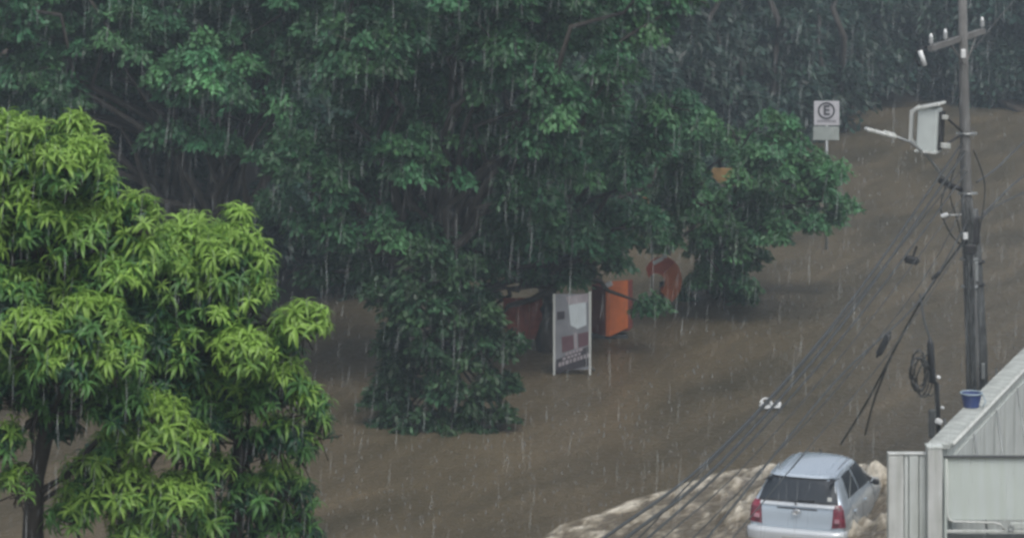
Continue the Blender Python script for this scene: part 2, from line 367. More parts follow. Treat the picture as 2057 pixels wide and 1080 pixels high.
# far wood: one mass
V_, F_, C_ = [], [], []
blobs = []
for i in range(2, len(bankW) - 1):
    a, b = bankW[i], bankW[i + 1]
    nseg = max(2, int((b - a).length / 3.0))
    for k in range(nseg):
        p = a.lerp(b, (k + random.random()) / nseg)
        for row, (dist, zz, rr) in enumerate([(.6, .9, 1.5), (1.0, 2.4, 1.7), (2.5, 4.0, 2.2), (4.5, 7.5, 2.6), (7, 11.0, 3.0), (10, 15, 3.3)]):
            q = p + Vector((-.35, 1, 0)).normalized() * (dist + random.uniform(-.7, .7)) + Vector((random.uniform(-1, 1), 0, 0))
            blobs.append((q.x, q.y, zz + random.uniform(-.8, .8), rr * random.uniform(.8, 1.15), random.uniform(.7, 1.1)))
V, Fc, col = crown(blobs, (.030, .068, .048), leafL=.40, leafW=.17, dens=.5, tufts=.5, tuft_r=.75)
tag(link('far_wood', mesh_np('far_wood', V, Fc, col), M_LEAF), 'dark bluish wood massed along the far bank behind the trees', 'wood', kind='stuff')
for (x, y, h, r) in [(330, 560, 9, .16), (455, 560, 9, .13), (560, 590, 8, .18), (640, 560, 9, .14), (1440, 345, 9, .14), (1560, 300, 10, .16), (1480, 318, 10, .12), (1690, 262, 10, .18), (1640, 262, 9, .11)]:
    p = P(x, y, z=0) + Vector((0, -.6, -.3))
    mb = MB(); limb(mb, (0, 0, 0), (random.uniform(-.8, .8), .3, h), r, r * .6, 8, .1, 8)
    o = mb.build('tree_trunk', M_BARK, None, smooth=True, loc=p)
    lab = {330: 'bare dark trunk on the far bank above the bright mango tree, leftmost of four', 455: 'second bare trunk from the left on the far bank above the mango tree', 560: 'thick dark trunk on the far bank, third from the left behind the mango tree',
           640: 'dark trunk on the far bank, rightmost of four behind the mango tree', 1440: 'slim dark trunk in the far wood just above the tan board', 1560: 'dark trunk in the far wood straight above the lumpy right hand tree',
           1480: 'thinnest dark trunk in the far wood between two others above the tan board', 1690: 'thick dark trunk in the far wood just right of the parking sign', 1640: 'thin dark trunk in the far wood directly behind the parking sign'}[x]
    tag(o, lab, 'tree trunk', 'bare trunks standing along the far bank')

# ------------------------------------------------------------------ near mango trees
def rosette(seed, n=13, L=.19):
    r = random.Random(seed); V = []; Fc = []; per = []
    for k in range(n):
        a = 2 * math.pi * (k / n * 2.0 + r.uniform(-.07, .07)); up = .6 - 1.0 * k / n + r.uniform(-.25, .22)
        l = L * r.uniform(.55, 1.25); wd = l * r.uniform(.15, .21); h = Vector((math.cos(a), math.sin(a), 0)); s = Vector((-h.y, h.x, 0))
        p = Vector((0, 0, .05 * (1 - k / n))) ; ang = up; v0 = len(V); wdt = [.2, 1.0, .8, 0]
        for i in range(4):
            if i < 3:
                off = Vector((0, 0, wd * .22 * wdt[i]))
                V += [p + s * wd * .5 * wdt[i] + off, p, p - s * wd * .5 * wdt[i] + off]
            else: V.append(p)
            p = p + (h * math.cos(ang) + Vector((0, 0, math.sin(ang)))) * l / 3; ang -= r.uniform(.3, .75)
        for i in range(2):
            q = v0 + i * 3
            Fc += [(q, q + 1, q + 4), (q, q + 4, q + 3), (q + 1, q + 2, q + 5), (q + 1, q + 5, q + 4)]
        q = v0 + 6; Fc += [(q, q + 1, q + 3), (q + 1, q + 2, q + 3)]
        per.append(10)
    return np.array([tuple(v) for v in V]), np.array(Fc), n
ROS = [rosette(s, n) for s, n in [(1, 13), (2, 11), (3, 14), (4, 12), (5, 15), (6, 10)]]
def ros_tint(n, base, i):
    rr = np.random.default_rng(i)
    return np.repeat(np.clip(np.array(base) * rr.normal(1, .13, (n, 1)) * np.array([1, 1, 1]), .005, .6), 10, 0)
YG = (.265, .440, .085); MG = (.100, .240, .066); DG = (.022, .078, .040)  # yellow-green young tips, mid green, dark green deepened to suggest shaded hollows
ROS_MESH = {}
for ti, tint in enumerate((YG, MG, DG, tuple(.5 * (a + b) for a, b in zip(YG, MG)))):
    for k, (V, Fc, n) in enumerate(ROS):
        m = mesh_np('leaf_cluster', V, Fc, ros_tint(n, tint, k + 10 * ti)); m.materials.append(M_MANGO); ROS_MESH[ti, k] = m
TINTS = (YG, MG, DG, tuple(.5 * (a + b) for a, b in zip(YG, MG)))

def mango(name, base_px, d, blobs, label, trunkpath, limbs, n_parts=290, group=None):
    bp = P(base_px[0], base_px[1], d); bp.z = -.6
    root = empty(name, bp, label, 'tree', group)
    mb = MB(); pts = [P(x, y, d) - bp for x, y in trunkpath]; pts = [Vector((pts[0].x, 0, 0))] + pts
    rs = [.17 - .10 * i / (len(pts) - 1) for i in range(len(pts))]
    mb.tube(pts, rs, 10); mb.build('trunk', M_BARK, root, smooth=True)
    mb = MB(); top = pts[-1]; mid = pts[-2]
    for b in blobs:
        limb(mb, random.choice((top, mid)), Vector(b[:3]) - bp, .045, .012, 6, .25, 6)
    for (x0, y0, x1, y1, r) in limbs: limb(mb, P(x0, y0, d) - bp, P(x1, y1, d) - bp, r, r * .55, 7, .12, 5)
    pos = []
    for bl in blobs:
        c = np.array(bl[:3]); r = bl[3]; br = bl[4]
        n = int(165 * (r / .5) ** 2)
        dd = unit(rng.normal(0, 1, (n, 3))); dd[:, 2] = np.where(dd[:, 2] < -.55, -dd[:, 2], dd[:, 2])
        lump = np.array([mnoise.noise(Vector(tuple(c * 2 + q * 1.6))) for q in dd])
        rad = r * (1.0 + .35 * lump) * np.where(rng.uniform(0, 1, n) < .62, rng.uniform(.85, 1.08, n), rng.uniform(.35, .85, n))
        q = c + dd * rad[:, None] * np.array([1, 1, .9])
        for i in range(n): pos.append((q[i], dd[i], rad[i] / r, br))
    # branchlets towards a share of the clusters
    pos.sort(key=lambda t: t[0][1] - t[1][2] * .5 - t[2] * .6)        # front and top ones first
    Vs, Fs, Cs = [], [], []; off = 0
    for i, (q, dr, rf, br) in enumerate(pos):
        k = random.randrange(6)
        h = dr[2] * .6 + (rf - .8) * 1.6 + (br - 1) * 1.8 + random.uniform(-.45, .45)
        ti = 0 if h > .72 else 3 if h > .42 else 1 if h > -.1 else 2  # upward outer clusters paler, low inner ones darker: shade painted into leaf colour
        z = Vector((dr[0] * .55, dr[1] * .55, .75 + max(dr[2], -.2) * .5)).normalized()
        R = z.to_track_quat('Z', 'Y').to_matrix().to_4x4() @ Matrix.Rotation(random.uniform(0, 6.28), 4, 'Z')
        s = random.uniform(.6, 1.2)
        Mx = Matrix.Translation(Vector(q) - bp) @ R @ Matrix.Scale(s, 4)
        if i < n_parts:
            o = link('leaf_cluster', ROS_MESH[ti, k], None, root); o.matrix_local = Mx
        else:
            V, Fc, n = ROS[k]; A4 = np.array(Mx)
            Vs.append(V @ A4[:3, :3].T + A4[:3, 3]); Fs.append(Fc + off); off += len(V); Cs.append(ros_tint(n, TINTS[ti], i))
        if i % 3 == 0:
            mb.tube([Vector(q) - bp, Vector(q) - bp - z * .12, Vector(q) - bp - z * .2 + Vector((-dr[0], -dr[1], -dr[2])) * .25], [.004, .006, .009], 4)
    mb.build('branches', M_BARK, root, smooth=True)
    f = link('foliage', mesh_np('foliage', np.concatenate(Vs), np.concatenate(Fs), np.concatenate(Cs)), M_MANGO, root); f['kind'] = 'stuff'
    return root

def nb(lst, d):
    out = []
    for b in lst:
        x, y, r, br = b[:4]; dd = d + (b[4] if len(b) > 4 else random.uniform(-.5, .5)); p = P(x, y, dd); out.append((p.x, p.y, p.z, r * dd / F, br))
    return out
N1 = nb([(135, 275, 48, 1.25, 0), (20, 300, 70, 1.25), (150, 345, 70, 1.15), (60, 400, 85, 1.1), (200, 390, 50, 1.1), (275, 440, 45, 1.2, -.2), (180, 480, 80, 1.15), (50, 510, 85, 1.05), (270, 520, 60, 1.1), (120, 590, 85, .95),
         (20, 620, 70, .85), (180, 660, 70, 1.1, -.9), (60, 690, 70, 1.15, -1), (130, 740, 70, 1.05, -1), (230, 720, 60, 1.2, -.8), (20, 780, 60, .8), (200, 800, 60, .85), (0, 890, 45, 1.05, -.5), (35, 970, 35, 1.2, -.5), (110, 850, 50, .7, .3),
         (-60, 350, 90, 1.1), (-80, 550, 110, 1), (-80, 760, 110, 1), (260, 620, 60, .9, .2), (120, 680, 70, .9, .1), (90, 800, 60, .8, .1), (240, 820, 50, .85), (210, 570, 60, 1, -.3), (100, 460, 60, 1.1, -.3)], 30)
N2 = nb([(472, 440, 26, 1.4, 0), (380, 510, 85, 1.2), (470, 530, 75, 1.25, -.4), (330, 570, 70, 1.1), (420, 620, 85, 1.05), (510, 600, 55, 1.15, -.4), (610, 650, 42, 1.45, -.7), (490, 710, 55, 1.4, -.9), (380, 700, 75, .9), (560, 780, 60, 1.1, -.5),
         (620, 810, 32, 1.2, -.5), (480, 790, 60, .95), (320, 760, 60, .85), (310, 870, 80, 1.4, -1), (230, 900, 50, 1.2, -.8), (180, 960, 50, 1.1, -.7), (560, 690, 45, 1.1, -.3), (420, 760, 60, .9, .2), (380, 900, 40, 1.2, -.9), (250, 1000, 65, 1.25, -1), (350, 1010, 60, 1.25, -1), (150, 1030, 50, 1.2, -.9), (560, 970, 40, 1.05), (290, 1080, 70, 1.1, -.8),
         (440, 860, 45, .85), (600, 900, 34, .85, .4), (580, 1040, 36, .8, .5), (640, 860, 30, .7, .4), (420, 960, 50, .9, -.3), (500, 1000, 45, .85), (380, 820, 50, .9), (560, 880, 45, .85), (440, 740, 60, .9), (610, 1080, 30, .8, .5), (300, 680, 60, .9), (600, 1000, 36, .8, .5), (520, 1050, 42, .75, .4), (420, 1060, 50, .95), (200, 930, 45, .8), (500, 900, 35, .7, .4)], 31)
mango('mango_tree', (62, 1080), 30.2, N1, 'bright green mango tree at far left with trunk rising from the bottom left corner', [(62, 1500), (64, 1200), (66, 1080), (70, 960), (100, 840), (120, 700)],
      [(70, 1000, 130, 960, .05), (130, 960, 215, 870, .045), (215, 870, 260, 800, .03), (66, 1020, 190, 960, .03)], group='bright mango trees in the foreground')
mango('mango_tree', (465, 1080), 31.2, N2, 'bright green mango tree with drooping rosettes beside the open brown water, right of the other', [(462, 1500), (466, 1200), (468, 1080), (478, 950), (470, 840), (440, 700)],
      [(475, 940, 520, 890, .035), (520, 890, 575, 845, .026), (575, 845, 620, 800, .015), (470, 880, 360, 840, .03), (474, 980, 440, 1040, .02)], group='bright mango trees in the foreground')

# ------------------------------------------------------------------ car
YAW = -math.radians(19)                # heading turned to the right
car_rear = P(1595, 1080, 50.0); CAR_W = .45      # water is 0.45 m above the road here
car = empty('silver_hatchback', (car_rear.x, 49.7, -CAR_W), 'silver hatchback seen from behind pushing through the churned flood water', 'car', rz=YAW)
CS = 1.10; car.scale = (CS, CS, CS); car.location.z = -.50
def ring(y, zb, w_, zbelt, wbelt, wr, zr, crown_=.02):
    if zr > 1.2: crown_ += .03; zr -= .015
    half = [(0, zb), (w_ * .7, zb), (w_ * .96, zb + .06), (w_, (zb + zbelt) * .5), (w_ * .985, zbelt - .09), (wbelt, zbelt), ((wbelt + wr) * .5 + .012, (zbelt + zr) * .5 - .01), (wr, zr - .045), (wr - .07, zr), (wr * .5, zr + crown_ * .8), (0, zr + crown_)]
    full = [(x, y, z) for x, z in half] + [(-x, y, z) for x, z in half[-2:0:-1]]
    return full
ST = [ring(.05, .32, .70, .60, .66, .62, .66, .0), ring(.07, .30, .76, .68, .74, .70, .74, .0), ring(.09, .28, .79, .88, .76, .72, .92, .01), ring(.12, .28, .80, 1.02, .76, .72, 1.045, .01), ring(.17, .28, .81, 1.045, .755, .715, 1.075, .015),
      ring(.32, .27, .82, 1.055, .752, .64, 1.29, .015), ring(.42, .27, .825, 1.055, .752, .595, 1.425, .018), ring(.50, .27, .83, 1.05, .752, .575, 1.465, .02), ring(.8, .27, .83, 1.045, .75, .56, 1.49, .025), ring(1.3, .27, .83, 1.03, .75, .56, 1.51, .028),
      ring(1.8, .27, .83, 1.005, .75, .56, 1.50, .028), ring(2.1, .27, .83, .99, .75, .555, 1.465, .025), ring(2.45, .27, .83, .965, .74, .60, 1.24, .02), ring(2.85, .27, .82, .93, .73, .66, 1.0, .02), ring(3.1, .27, .81, .88, .74, .66, .93, .02),
      ring(3.5, .28, .79, .80, .72, .64, .84, .02), ring(3.72, .3, .74, .68, .66, .58, .72, .02), ring(3.8, .34, .66, .58, .58, .5, .6, .01)]
nr = len(ST[0]); V = [p for r in ST for p in r]; Fc = []
for i in range(len(ST) - 1):
    for k in range(nr): Fc.append((i * nr + k, i * nr + (k + 1) % nr, (i + 1) * nr + (k + 1) % nr, (i + 1) * nr + k))
me = bpy.data.meshes.new('body'); me.from_pydata(V, [], Fc + [tuple(range(nr))[::-1], tuple(range((len(ST) - 1) * nr, len(ST) * nr))])
body = link('body', me, M_SILVER, car)
ss = body.modifiers.new('s', 'SUBSURF'); ss.levels = 2; ss.render_levels = 2
for pl in me.polygons: pl.use_smooth = True
bpy.context.view_layer.update()
dg = bpy.context.evaluated_depsgraph_get()
me2 = bpy.data.meshes.new_from_object(body.evaluated_get(dg))
bvh = BVHTree.FromPolygons([v.co.copy() for v in me2.vertices], [tuple(p.vertices) for p in me2.polygons])
body.modifiers.clear(); body.data = me2; me2.name = 'body'
for pl in me2.polygons: pl.use_smooth = True
bmx = bmesh.new(); bmx.from_mesh(me2); bmesh.ops.recalc_face_normals(bmx, faces=bmx.faces); bmx.to_mesh(me2); bmx.free()

def patch(name, corners, axis, mat_, off=.006, nu=10, nv=8, parent=car, label=None):
    """a panel laid on the car body: corners bl, br, tr, tl in the plane facing `axis`, thrown onto the body"""
    bl, br, tr, tl = [Vector(c) for c in corners]; V = []; Fc = []; ax = Vector(axis).normalized()
    for j in range(nv + 1):
        for i in range(nu + 1):
            u, v = i / nu, j / nv
            p = bl.lerp(br, u).lerp(tl.lerp(tr, u), v)
            hit = bvh.ray_cast(p - ax * 3, ax)
            q, n = (hit[0], hit[1]) if hit[0] else (p, -ax)
            if n.dot(ax) > 0: n = -n
            V.append(q + n * off); 
    top = len(V)
    V += [v + ax * (off * 2.5) for v in V]
    for j in range(nv):
        for i in range(nu):
            a = j * (nu + 1) + i; Fc.append((a, a + 1, a + nu + 2, a + nu + 1)); b = a + top; Fc.append((b, b + nu + 1, b + nu + 2, b + 1))
    rim = [i for i in range(nu + 1)] + [(j + 1) * (nu + 1) + nu for j in range(nv)] + [nv * (nu + 1) + nu - 1 - i for i in range(nu)] + [(nv - 1 - j) * (nu + 1) for j in range(nv - 1)]
    for k in range(len(rim)): a, b = rim[k], rim[(k + 1) % len(rim)]; Fc.append((a, a + top, b + top, b))
    me = bpy.data.meshes.new(name); me.from_pydata([tuple(v) for v in V], [], Fc)
    for pl in me.polygons: pl.use_smooth = False
    o = link(name, me, mat_, parent)
    if label: o['label'] = label
    return o
Y1 = (0, 1, 0); XL = (-1, 0, 0); XR = (1, 0, 0)
patch('window_seal', [(-.675, 0, 1.075), (.675, 0, 1.075), (.565, 0, 1.43), (-.565, 0, 1.43)], Y1, M_TRIM, .004, 14, 10)
patch('rear_window', [(-.645, 0, 1.095), (.645, 0, 1.095), (.55, 0, 1.40), (-.55, 0, 1.40)], Y1, M_GLASS, .010, 14, 10)
patch('rear_spoiler', [(-.54, 0, 1.42), (.54, 0, 1.42), (.53, 0, 1.455), (-.53, 0, 1.455)], Y1, M_SILVER, .035, 14, 3)
patch('window_sticker', [(.49, 0, 1.12), (.56, 0, 1.12), (.55, 0, 1.175), (.485, 0, 1.175)], Y1, M_WHITE, .014, 2, 2)
for s in (-1, 1):
    cs = [(s * .63, 0, .72), (s * .87, 0, .74), (s * .83, 0, 1.07), (s * .68, 0, 1.06)]
    if s < 0: cs = [cs[1], cs[0], cs[3], cs[2]]
    o = patch('tail_light', cs, (-s * .55, 1, 0), M_TAIL, .016, 8, 8)
    cs = [(s * .68, 0, .80), (s * .77, 0, .81), (s * .765, 0, .87), (s * .69, 0, .865)]
    if s < 0: cs = [cs[1], cs[0], cs[3], cs[2]]
    q_ = patch('reverse_lamp', cs, (-s * .55, 1, 0), M_LENS, .034, 3, 3)
# tailgate seams, plate recess
def strip(name, a, b, wid, axis, mat_, off=.004, n=14, vert=False):
    a = Vector(a); b = Vector(b); dd = (Vector((0, 0, wid)) if not vert else (Vector((wid, 0, 0)) if abs(axis[1]) > .5 else Vector((0, wid, 0))))
    return patch(name, [a, b, b + dd, a + dd], axis, mat_, off, n, 1)
strip('tailgate_ledge', (-.62, 0, 1.02), (.62, 0, 1.02), .035, Y1, M_BUMPER, .03)
strip('tailgate_seam', (-.585, 0, .70), (-.665, 0, 1.03), .008, Y1, M_TRIM, vert=True)
strip('tailgate_seam', (.585, 0, .70), (.665, 0, 1.03), -.008, Y1, M_TRIM, vert=True)
strip('tailgate_recess', (-.34, 0, .975), (.34, 0, .975), .022, Y1, M_TRIM, .006)
mb = MB(); mb.torus((0, .035, .945), .055, .010, 'Y', 20, 6, sx=1.25, sz=.8); mb.box((0, .045, .945), (.09, .015, .05), bevel=.006)
mb.build('emblem', M_CHROME, car, True)
mb = MB(); mb.tube([(-.02, .10, 1.06), (-.02, .06, 1.07), (-.03, .12, 1.12)], .012, 6); mb.tube([(-.03, .14, 1.11), (.28, .15, 1.125)], .009, 6)
mb.build('wiper', M_BLACK, car, True)
# bumper
mb = MB(); sec = [(-.81, .30), (-.84, .10), (-.80, -.01), (-.6, -.05), (-.3, -.065), (0, -.07), (.3, -.065), (.6, -.05), (.80, -.01), (.84, .10), (.81, .30)]
prof = [(0, .34), (-.0, .50), (.012, .60), (.0, .655), (-.05, .675), (-.11, .68)]   # (outward offset, height)
rows = []
for (x, y) in sec:
    n = Vector((x * .55, y - .45, 0)).normalized()
    rows.append([mb.bm.verts.new((x + n.x * o, y + n.y * o, z)) for o, z in prof])
for i in range(len(rows) - 1):
    for k in range(len(prof) - 1): mb.bm.faces.new((rows[i][k], rows[i + 1][k], rows[i + 1][k + 1], rows[i][k + 1]))
bump_ = mb.build('rear_bumper', M_BUMPER, car, True)
sm = bump_.modifiers.new('t', 'SOLIDIFY'); sm.thickness = .02
for s in (-1, 1):
    mb = MB(); mb.box((s * .46, -.075, .45), (.36, .03, .07), Matrix.Rotation(s * .10, 4, 'Z'), .012); mb.build('bumper_grille', M_TRIM, car)
mb = MB(); mb.box((0, -.085, .51), (.42, .012, .12), None, .003); mb.build('number_plate', mat('plate_grey', (.42, .44, .44), .5), car)
# sides
for s, ax in ((1, XL), (-1, XR)):
    patch('side_window', [(0, .66, 1.085), (0, 1.44, 1.055), (0, 1.38, 1.40), (0, .84, 1.395)], ax, M_GLASS, .007, 8, 8)
    patch('side_window', [(0, 1.52, 1.05), (0, 2.40, 1.0), (0, 2.10, 1.38), (0, 1.48, 1.40)], ax, M_GLASS, .007, 8, 8)
    patch('quarter_window', [(0, 2.42, .975), (0, 2.72, .965), (0, 2.60, 1.02), (0, 2.34, 1.14)], ax, M_TRIM, .006, 4, 4)
    for y in (.66, 1.46, 2.42): patch('door_seam', [(0, y, .42), (0, y + .010, .42), (0, y + .010, .955), (0, y, .955)], ax, M_TRIM, .003, 1, 10)
    patch('wheel_arch', [(0, .34, .30), (0, 1.0, .30), (0, .86, .66), (0, .48, .66)], ax, M_TRIM, .005, 10, 6)
    for y in (.74, 1.56):
        mb = MB(); mb.box((s * .835, y + .08, .86), (.03, .15, .025), None, .008); mb.build('door_handle', M_SILVER, car)
    mb = MB(); mb.box((s * .87, 2.32, 1.0), (.11, .08, .10), None, .03); mb.tube([(s * .76, 2.38, .97), (s * .85, 2.34, .98)], .02, 6); mb.build('side_mirror', M_TRIM, car, True)
    for y in (.67, 3.05):
        mb = MB(); mb.tube([(s * .68, y, .29), (s * .70, y, .29), (s * .81, y, .29), (s * .835, y, .29)], [.26, .29, .29, .26], 24); tyre = mb.build('wheel', M_BLACK, car, True)
        mb = MB(); mb.tube([(s * .836, y, .29), (s * .842, y, .29)], [.19, .17], 20)
        for k in range(5): mb.box((s * .843, y, .29), (.012, .05, .34), Matrix.Rotation(k * math.pi / 5, 4, 'X'))
        mb.build('rim', M_GALV, tyre)
    patch('roof_channel', [(s * .485, .60, 0), (s * .505, .60, 0), (s * .50, 2.05, 0), (s * .48, 2.05, 0)], (0, 0, -1), M_RIB, .004, 1, 14)
    patch('roof_rib', [(s * .36, .66, 0), (s * .385, .66, 0), (s * .38, 1.95, 0), (s * .355, 1.95, 0)], (0, 0, -1), M_SILVER, .010, 1, 14)
patch('roof_rib', [(-.235, .66, 0), (-.21, .66, 0), (-.21, 1.95, 0), (-.235, 1.95, 0)], (0, 0, -1), M_RIB, .010, 1, 14)
mb = MB(); mb.tube([(0, 1.95, 1.53), (0, 1.75, 1.62)], [.012, .004], 6); mb.build('aerial', M_BLACK, car)

# ------------------------------------------------------------------ churned wake
def foam_mat():
    m = bpy.data.materials.new('churned_foam'); m.use_nodes = True
    t = m.node_tree; p = t.nodes['Principled BSDF']; L = t.links
    tc = t.nodes.new('ShaderNodeTexCoord')
    mr_ = t.nodes.new('ShaderNodeMapping'); mr_.inputs['Rotation'].default_value = (0, 0, math.radians(-59)); L.new(tc.outputs['Object'], mr_.inputs[0])
    mp = t.nodes.new('ShaderNodeMapping'); mp.inputs['Scale'].default_value = (.5, 1.2, 1); L.new(mr_.outputs[0], mp.inputs[0])
    n1 = t.nodes.new('ShaderNodeTexNoise'); n1.inputs['Scale'].default_value = 3.4; n1.inputs['Detail'].default_value = 9; n1.inputs['Roughness'].default_value = .62; n1.inputs['Distortion'].default_value = .8
    L.new(mp.outputs[0], n1.inputs['Vector'])
    a = t.nodes.new('ShaderNodeAttribute'); a.attribute_name = 'tint'
    ad = t.nodes.new('ShaderNodeMath'); ad.operation = 'MULTIPLY_ADD'; ad.inputs[1].default_value = .24; L.new(a.outputs['Fac'], ad.inputs[0]); L.new(n1.outputs[0], ad.inputs[2])
    r = t.nodes.new('ShaderNodeValToRGB'); e = r.color_ramp.elements
    e[0].position = .50; e[0].color = (.115, .092, .060, 1); e[1].position = .86; e[1].color = (.56, .515, .42, 1)
    x = e.new(.62); x.color = (.25, .215, .155, 1)
    L.new(ad.outputs[0], r.inputs[0]); L.new(r.outputs[0], p.inputs['Base Color'])
    p.inputs['Roughness'].default_value = .28; p.inputs['Specular IOR Level'].default_value = .6
    n2 = t.nodes.new('ShaderNodeTexNoise'); n2.inputs['Scale'].default_value = 11; n2.inputs['Detail'].default_value = 9; L.new(mp.outputs[0], n2.inputs['Vector'])
    b = t.nodes.new('ShaderNodeBump'); b.inputs['Strength'].default_value = .8; b.inputs['Distance'].default_value = .08
    L.new(n2.outputs[0], b.inputs['Height']); L.new(b.outputs[0], p.inputs['Normal'])
    return m
edge = [(880, 1150), (980, 1112), (1070, 1078), (1200, 1022), (1300, 988), (1400, 958), (1530, 930), (1570, 928), (1640, 940), (1700, 934), (1740, 928), (1790, 948), (1830, 990), (1850, 1400), (700, 1400)]
poly = np.array([tuple(P(x, y, z=0.05))[:2] for x, y in edge])
st = .045
xs = np.arange(-4, 10, st); ys = np.arange(43.2, 59.5, st * 1.4)
X, Yg = np.meshgrid(xs, ys); pts = np.stack([X.ravel(), Yg.ravel()], 1)
def sdist(pts, poly):
    d = np.full(len(pts), 1e9); ins = np.zeros(len(pts), bool)
    n = len(poly)
    for i in range(n):
        a, b = poly[i], poly[(i + 1) % n]; ab = b - a; t = np.clip(((pts - a) @ ab) / (ab @ ab), 0, 1)
        d = np.minimum(d, np.linalg.norm(pts - a - t[:, None] * ab, axis=1))
        c = ((a[1] > pts[:, 1]) != (b[1] > pts[:, 1])) & (pts[:, 0] < (b[0] - a[0]) * (pts[:, 1] - a[1]) / (b[1] - a[1] + 1e-12) + a[0]); ins ^= c
    return np.where(ins, d, -d)
wob = np.array([mnoise.noise(Vector((p[0] * .9, p[1] * .5, 3))) for p in pts]) * .35 + np.array([mnoise.noise(Vector((p[0] * 3.1, p[1] * 1.6, 8))) for p in pts]) * .12
sdv = sdist(pts, poly) + wob * .45
ca, sa = math.cos(math.radians(59)), math.sin(math.radians(59))
def fb(p, s, seed, oc=4):
    u, v = (p[0] * ca + p[1] * sa) * s * .55, (-p[0] * sa + p[1] * ca) * s
    return mnoise.fractal(Vector((u, v, seed)), .8, 2.1, oc)
n1 = np.array([fb(p, .9, 1) for p in pts]); n2 = np.array([fb(p, 2.6, 5, 3) for p in pts])
crest = np.exp(-((sdv - .30) / .25) ** 2)
n3 = np.array([fb(p, 7.5, 9, 4) for p in pts])
arc = np.sin((sdv + .35 * n1) * 2 * math.pi / .85) * np.exp(-np.clip(sdv, 0, 9) / 3.0) * (sdv > 0)
hgt = np.clip(sdv / .25, 0, 1) * (.030 + .020 * np.clip(n1, -1, 1.2) + .012 * n2 + .010 * n3 + .016 * arc) + crest * (.03 + .035 * n2)
# bow wave round the car's nose
cy, sy = math.cos(YAW), math.sin(YAW)
def car_local(p):
    dx, dy = p[:, 0] - car.location.x, p[:, 1] - car.location.y
    return (dx * cy + dy * sy) / CS, (-dx * sy + dy * cy) / CS
lx, ly = car_local(pts)
bow = np.exp(-((ly - 3.55) / .75) ** 2 - (lx / 1.15) ** 4) * .36 + np.exp(-((lx - 1.35) / .42) ** 2 - ((ly - 3.0) / 1.0) ** 2) * .34 + np.exp(-((lx - 1.45) / .35) ** 2 - ((ly - .6) / .9) ** 2) * .22
side = np.exp(-((lx + 1.15) / .3) ** 2 - ((ly - 1.9) / 1.6) ** 2) * .22
hgt = hgt + (bow + side) * (1 + .4 * n2 + .25 * n1 + .12 * n3) 
spl = np.zeros(len(pts))
for (sx_, sy_, sr_, sh_) in [(1712, 1000, .16, .20), (1700, 1062, .26, .30), (1762, 985, .18, .22), (1738, 1050, .14, .16), (1752, 945, .3, .06), (1478, 1035, .25, .12), (1450, 990, .2, .1), (1485, 965, .22, .12), (1300, 1030, .3, .06), (1380, 1010, .25, .07), (1770, 1060, .16, .2)]:
    q_ = P(sx_, sy_, z=.1); spl += np.exp(-(((pts[:, 0] - q_.x) / sr_) ** 2 + ((pts[:, 1] - q_.y) / (sr_ * 1.6)) ** 2)) * sh_
hgt = hgt + spl * (1 + .35 * n3)
hgt = np.where(sdv < -.05, -.08, np.maximum(hgt, .012)); hgt = np.where((sdv >= -.05) & (sdv < .05), hgt * np.clip((sdv + .05) / .1, 0, 1) - .02 * (1 - np.clip((sdv + .05) / .1, 0, 1)), hgt)
inside_car = (np.abs(lx) < .66) & (ly > .15) & (ly < 2.75); hgt = np.where(inside_car, -.3, hgt)
nx, ny = len(xs), len(ys)
ii = (np.arange(ny - 1)[:, None] * nx + np.arange(nx - 1)[None]).ravel()
quads = np.stack([ii, ii + 1, ii + nx + 1, ii + nx], 1)
keep = (sdv[quads].max(1) > -.15)
foamv = np.clip(.10 + .38 * arc + crest * (.55 + .8 * n2) + np.clip(hgt * 1.8, 0, .8) + .35 * n2 + .5 * n3 + spl * 3 - .75 * ((lx > .8) & (spl < .06) & (crest < .3)), -.2, 1.5)
V = np.stack([pts[:, 0], pts[:, 1], hgt], 1)
used = np.unique(quads[keep]); remap = np.zeros(len(V), int); remap[used] = np.arange(len(used))
wk = mesh_np('churned_water', V[used], remap[quads[keep]], np.repeat(foamv[used][:, None], 3, 1), smooth=True)
tag(link('churned_water', wk, foam_mat()), kind='structure')

# ------------------------------------------------------------------ property wall, post, gate panels
UD = Vector((.354, .935, 0))       # along the street
PD = Vector((.935, -.354, 0))      # across, away from the street
ZT = 3.05
wall0 = Vector((6.83, 44.0, 0))
Mrot = Matrix.Rotation(-math.atan2(UD.x, UD.y), 4, 'Z')
wall = empty('boundary_wall', wall0, 'long pale boundary wall with panel joints running away beside the flooded street', 'wall')
wall.rotation_euler = (0, 0, -math.atan2(UD.x, UD.y))
mb = MB(); mb.box((0.06, 13.2, 1.2), (.14, 26, 3.6)); mb.build('wall_core', M_WALLW, wall)
k = 0; y = .35
cop = None
pan = None
while y < 16:
    L = .93
    if pan is None:
        mb = MB(); mb.box((0, 0, 0), (.05, L - .03, 2.9), None, .008); pan = mb.build('wall_panel', M_WALLW, wall); first = pan
    else:
        pan = first.copy(); COL.objects.link(pan); pan.parent = wall
    pan.location = (.158, y + L / 2, 1.35)
    y += L
y = .12; i = 0; firstc = None
while y < 17:
    L = 1.55
    if firstc is None:
        mb = MB(); mb.box((0, 0, 0), (.36, L - .025, .09), None, .012); firstc = mb.build('coping_slab', M_COPING, wall); c = firstc
    else:
        c = firstc.copy(); COL.objects.link(c); c.parent = wall
    c.location = (0.0, y + L / 2, ZT - .045 + random.uniform(-.006, .006)); y += L
mb = MB(); mb.tube([(.20, .3, ZT - .03), (.20, 16, ZT - .03)], .03, 8); mb.build('gutter_pipe', M_WHITE, wall, True)
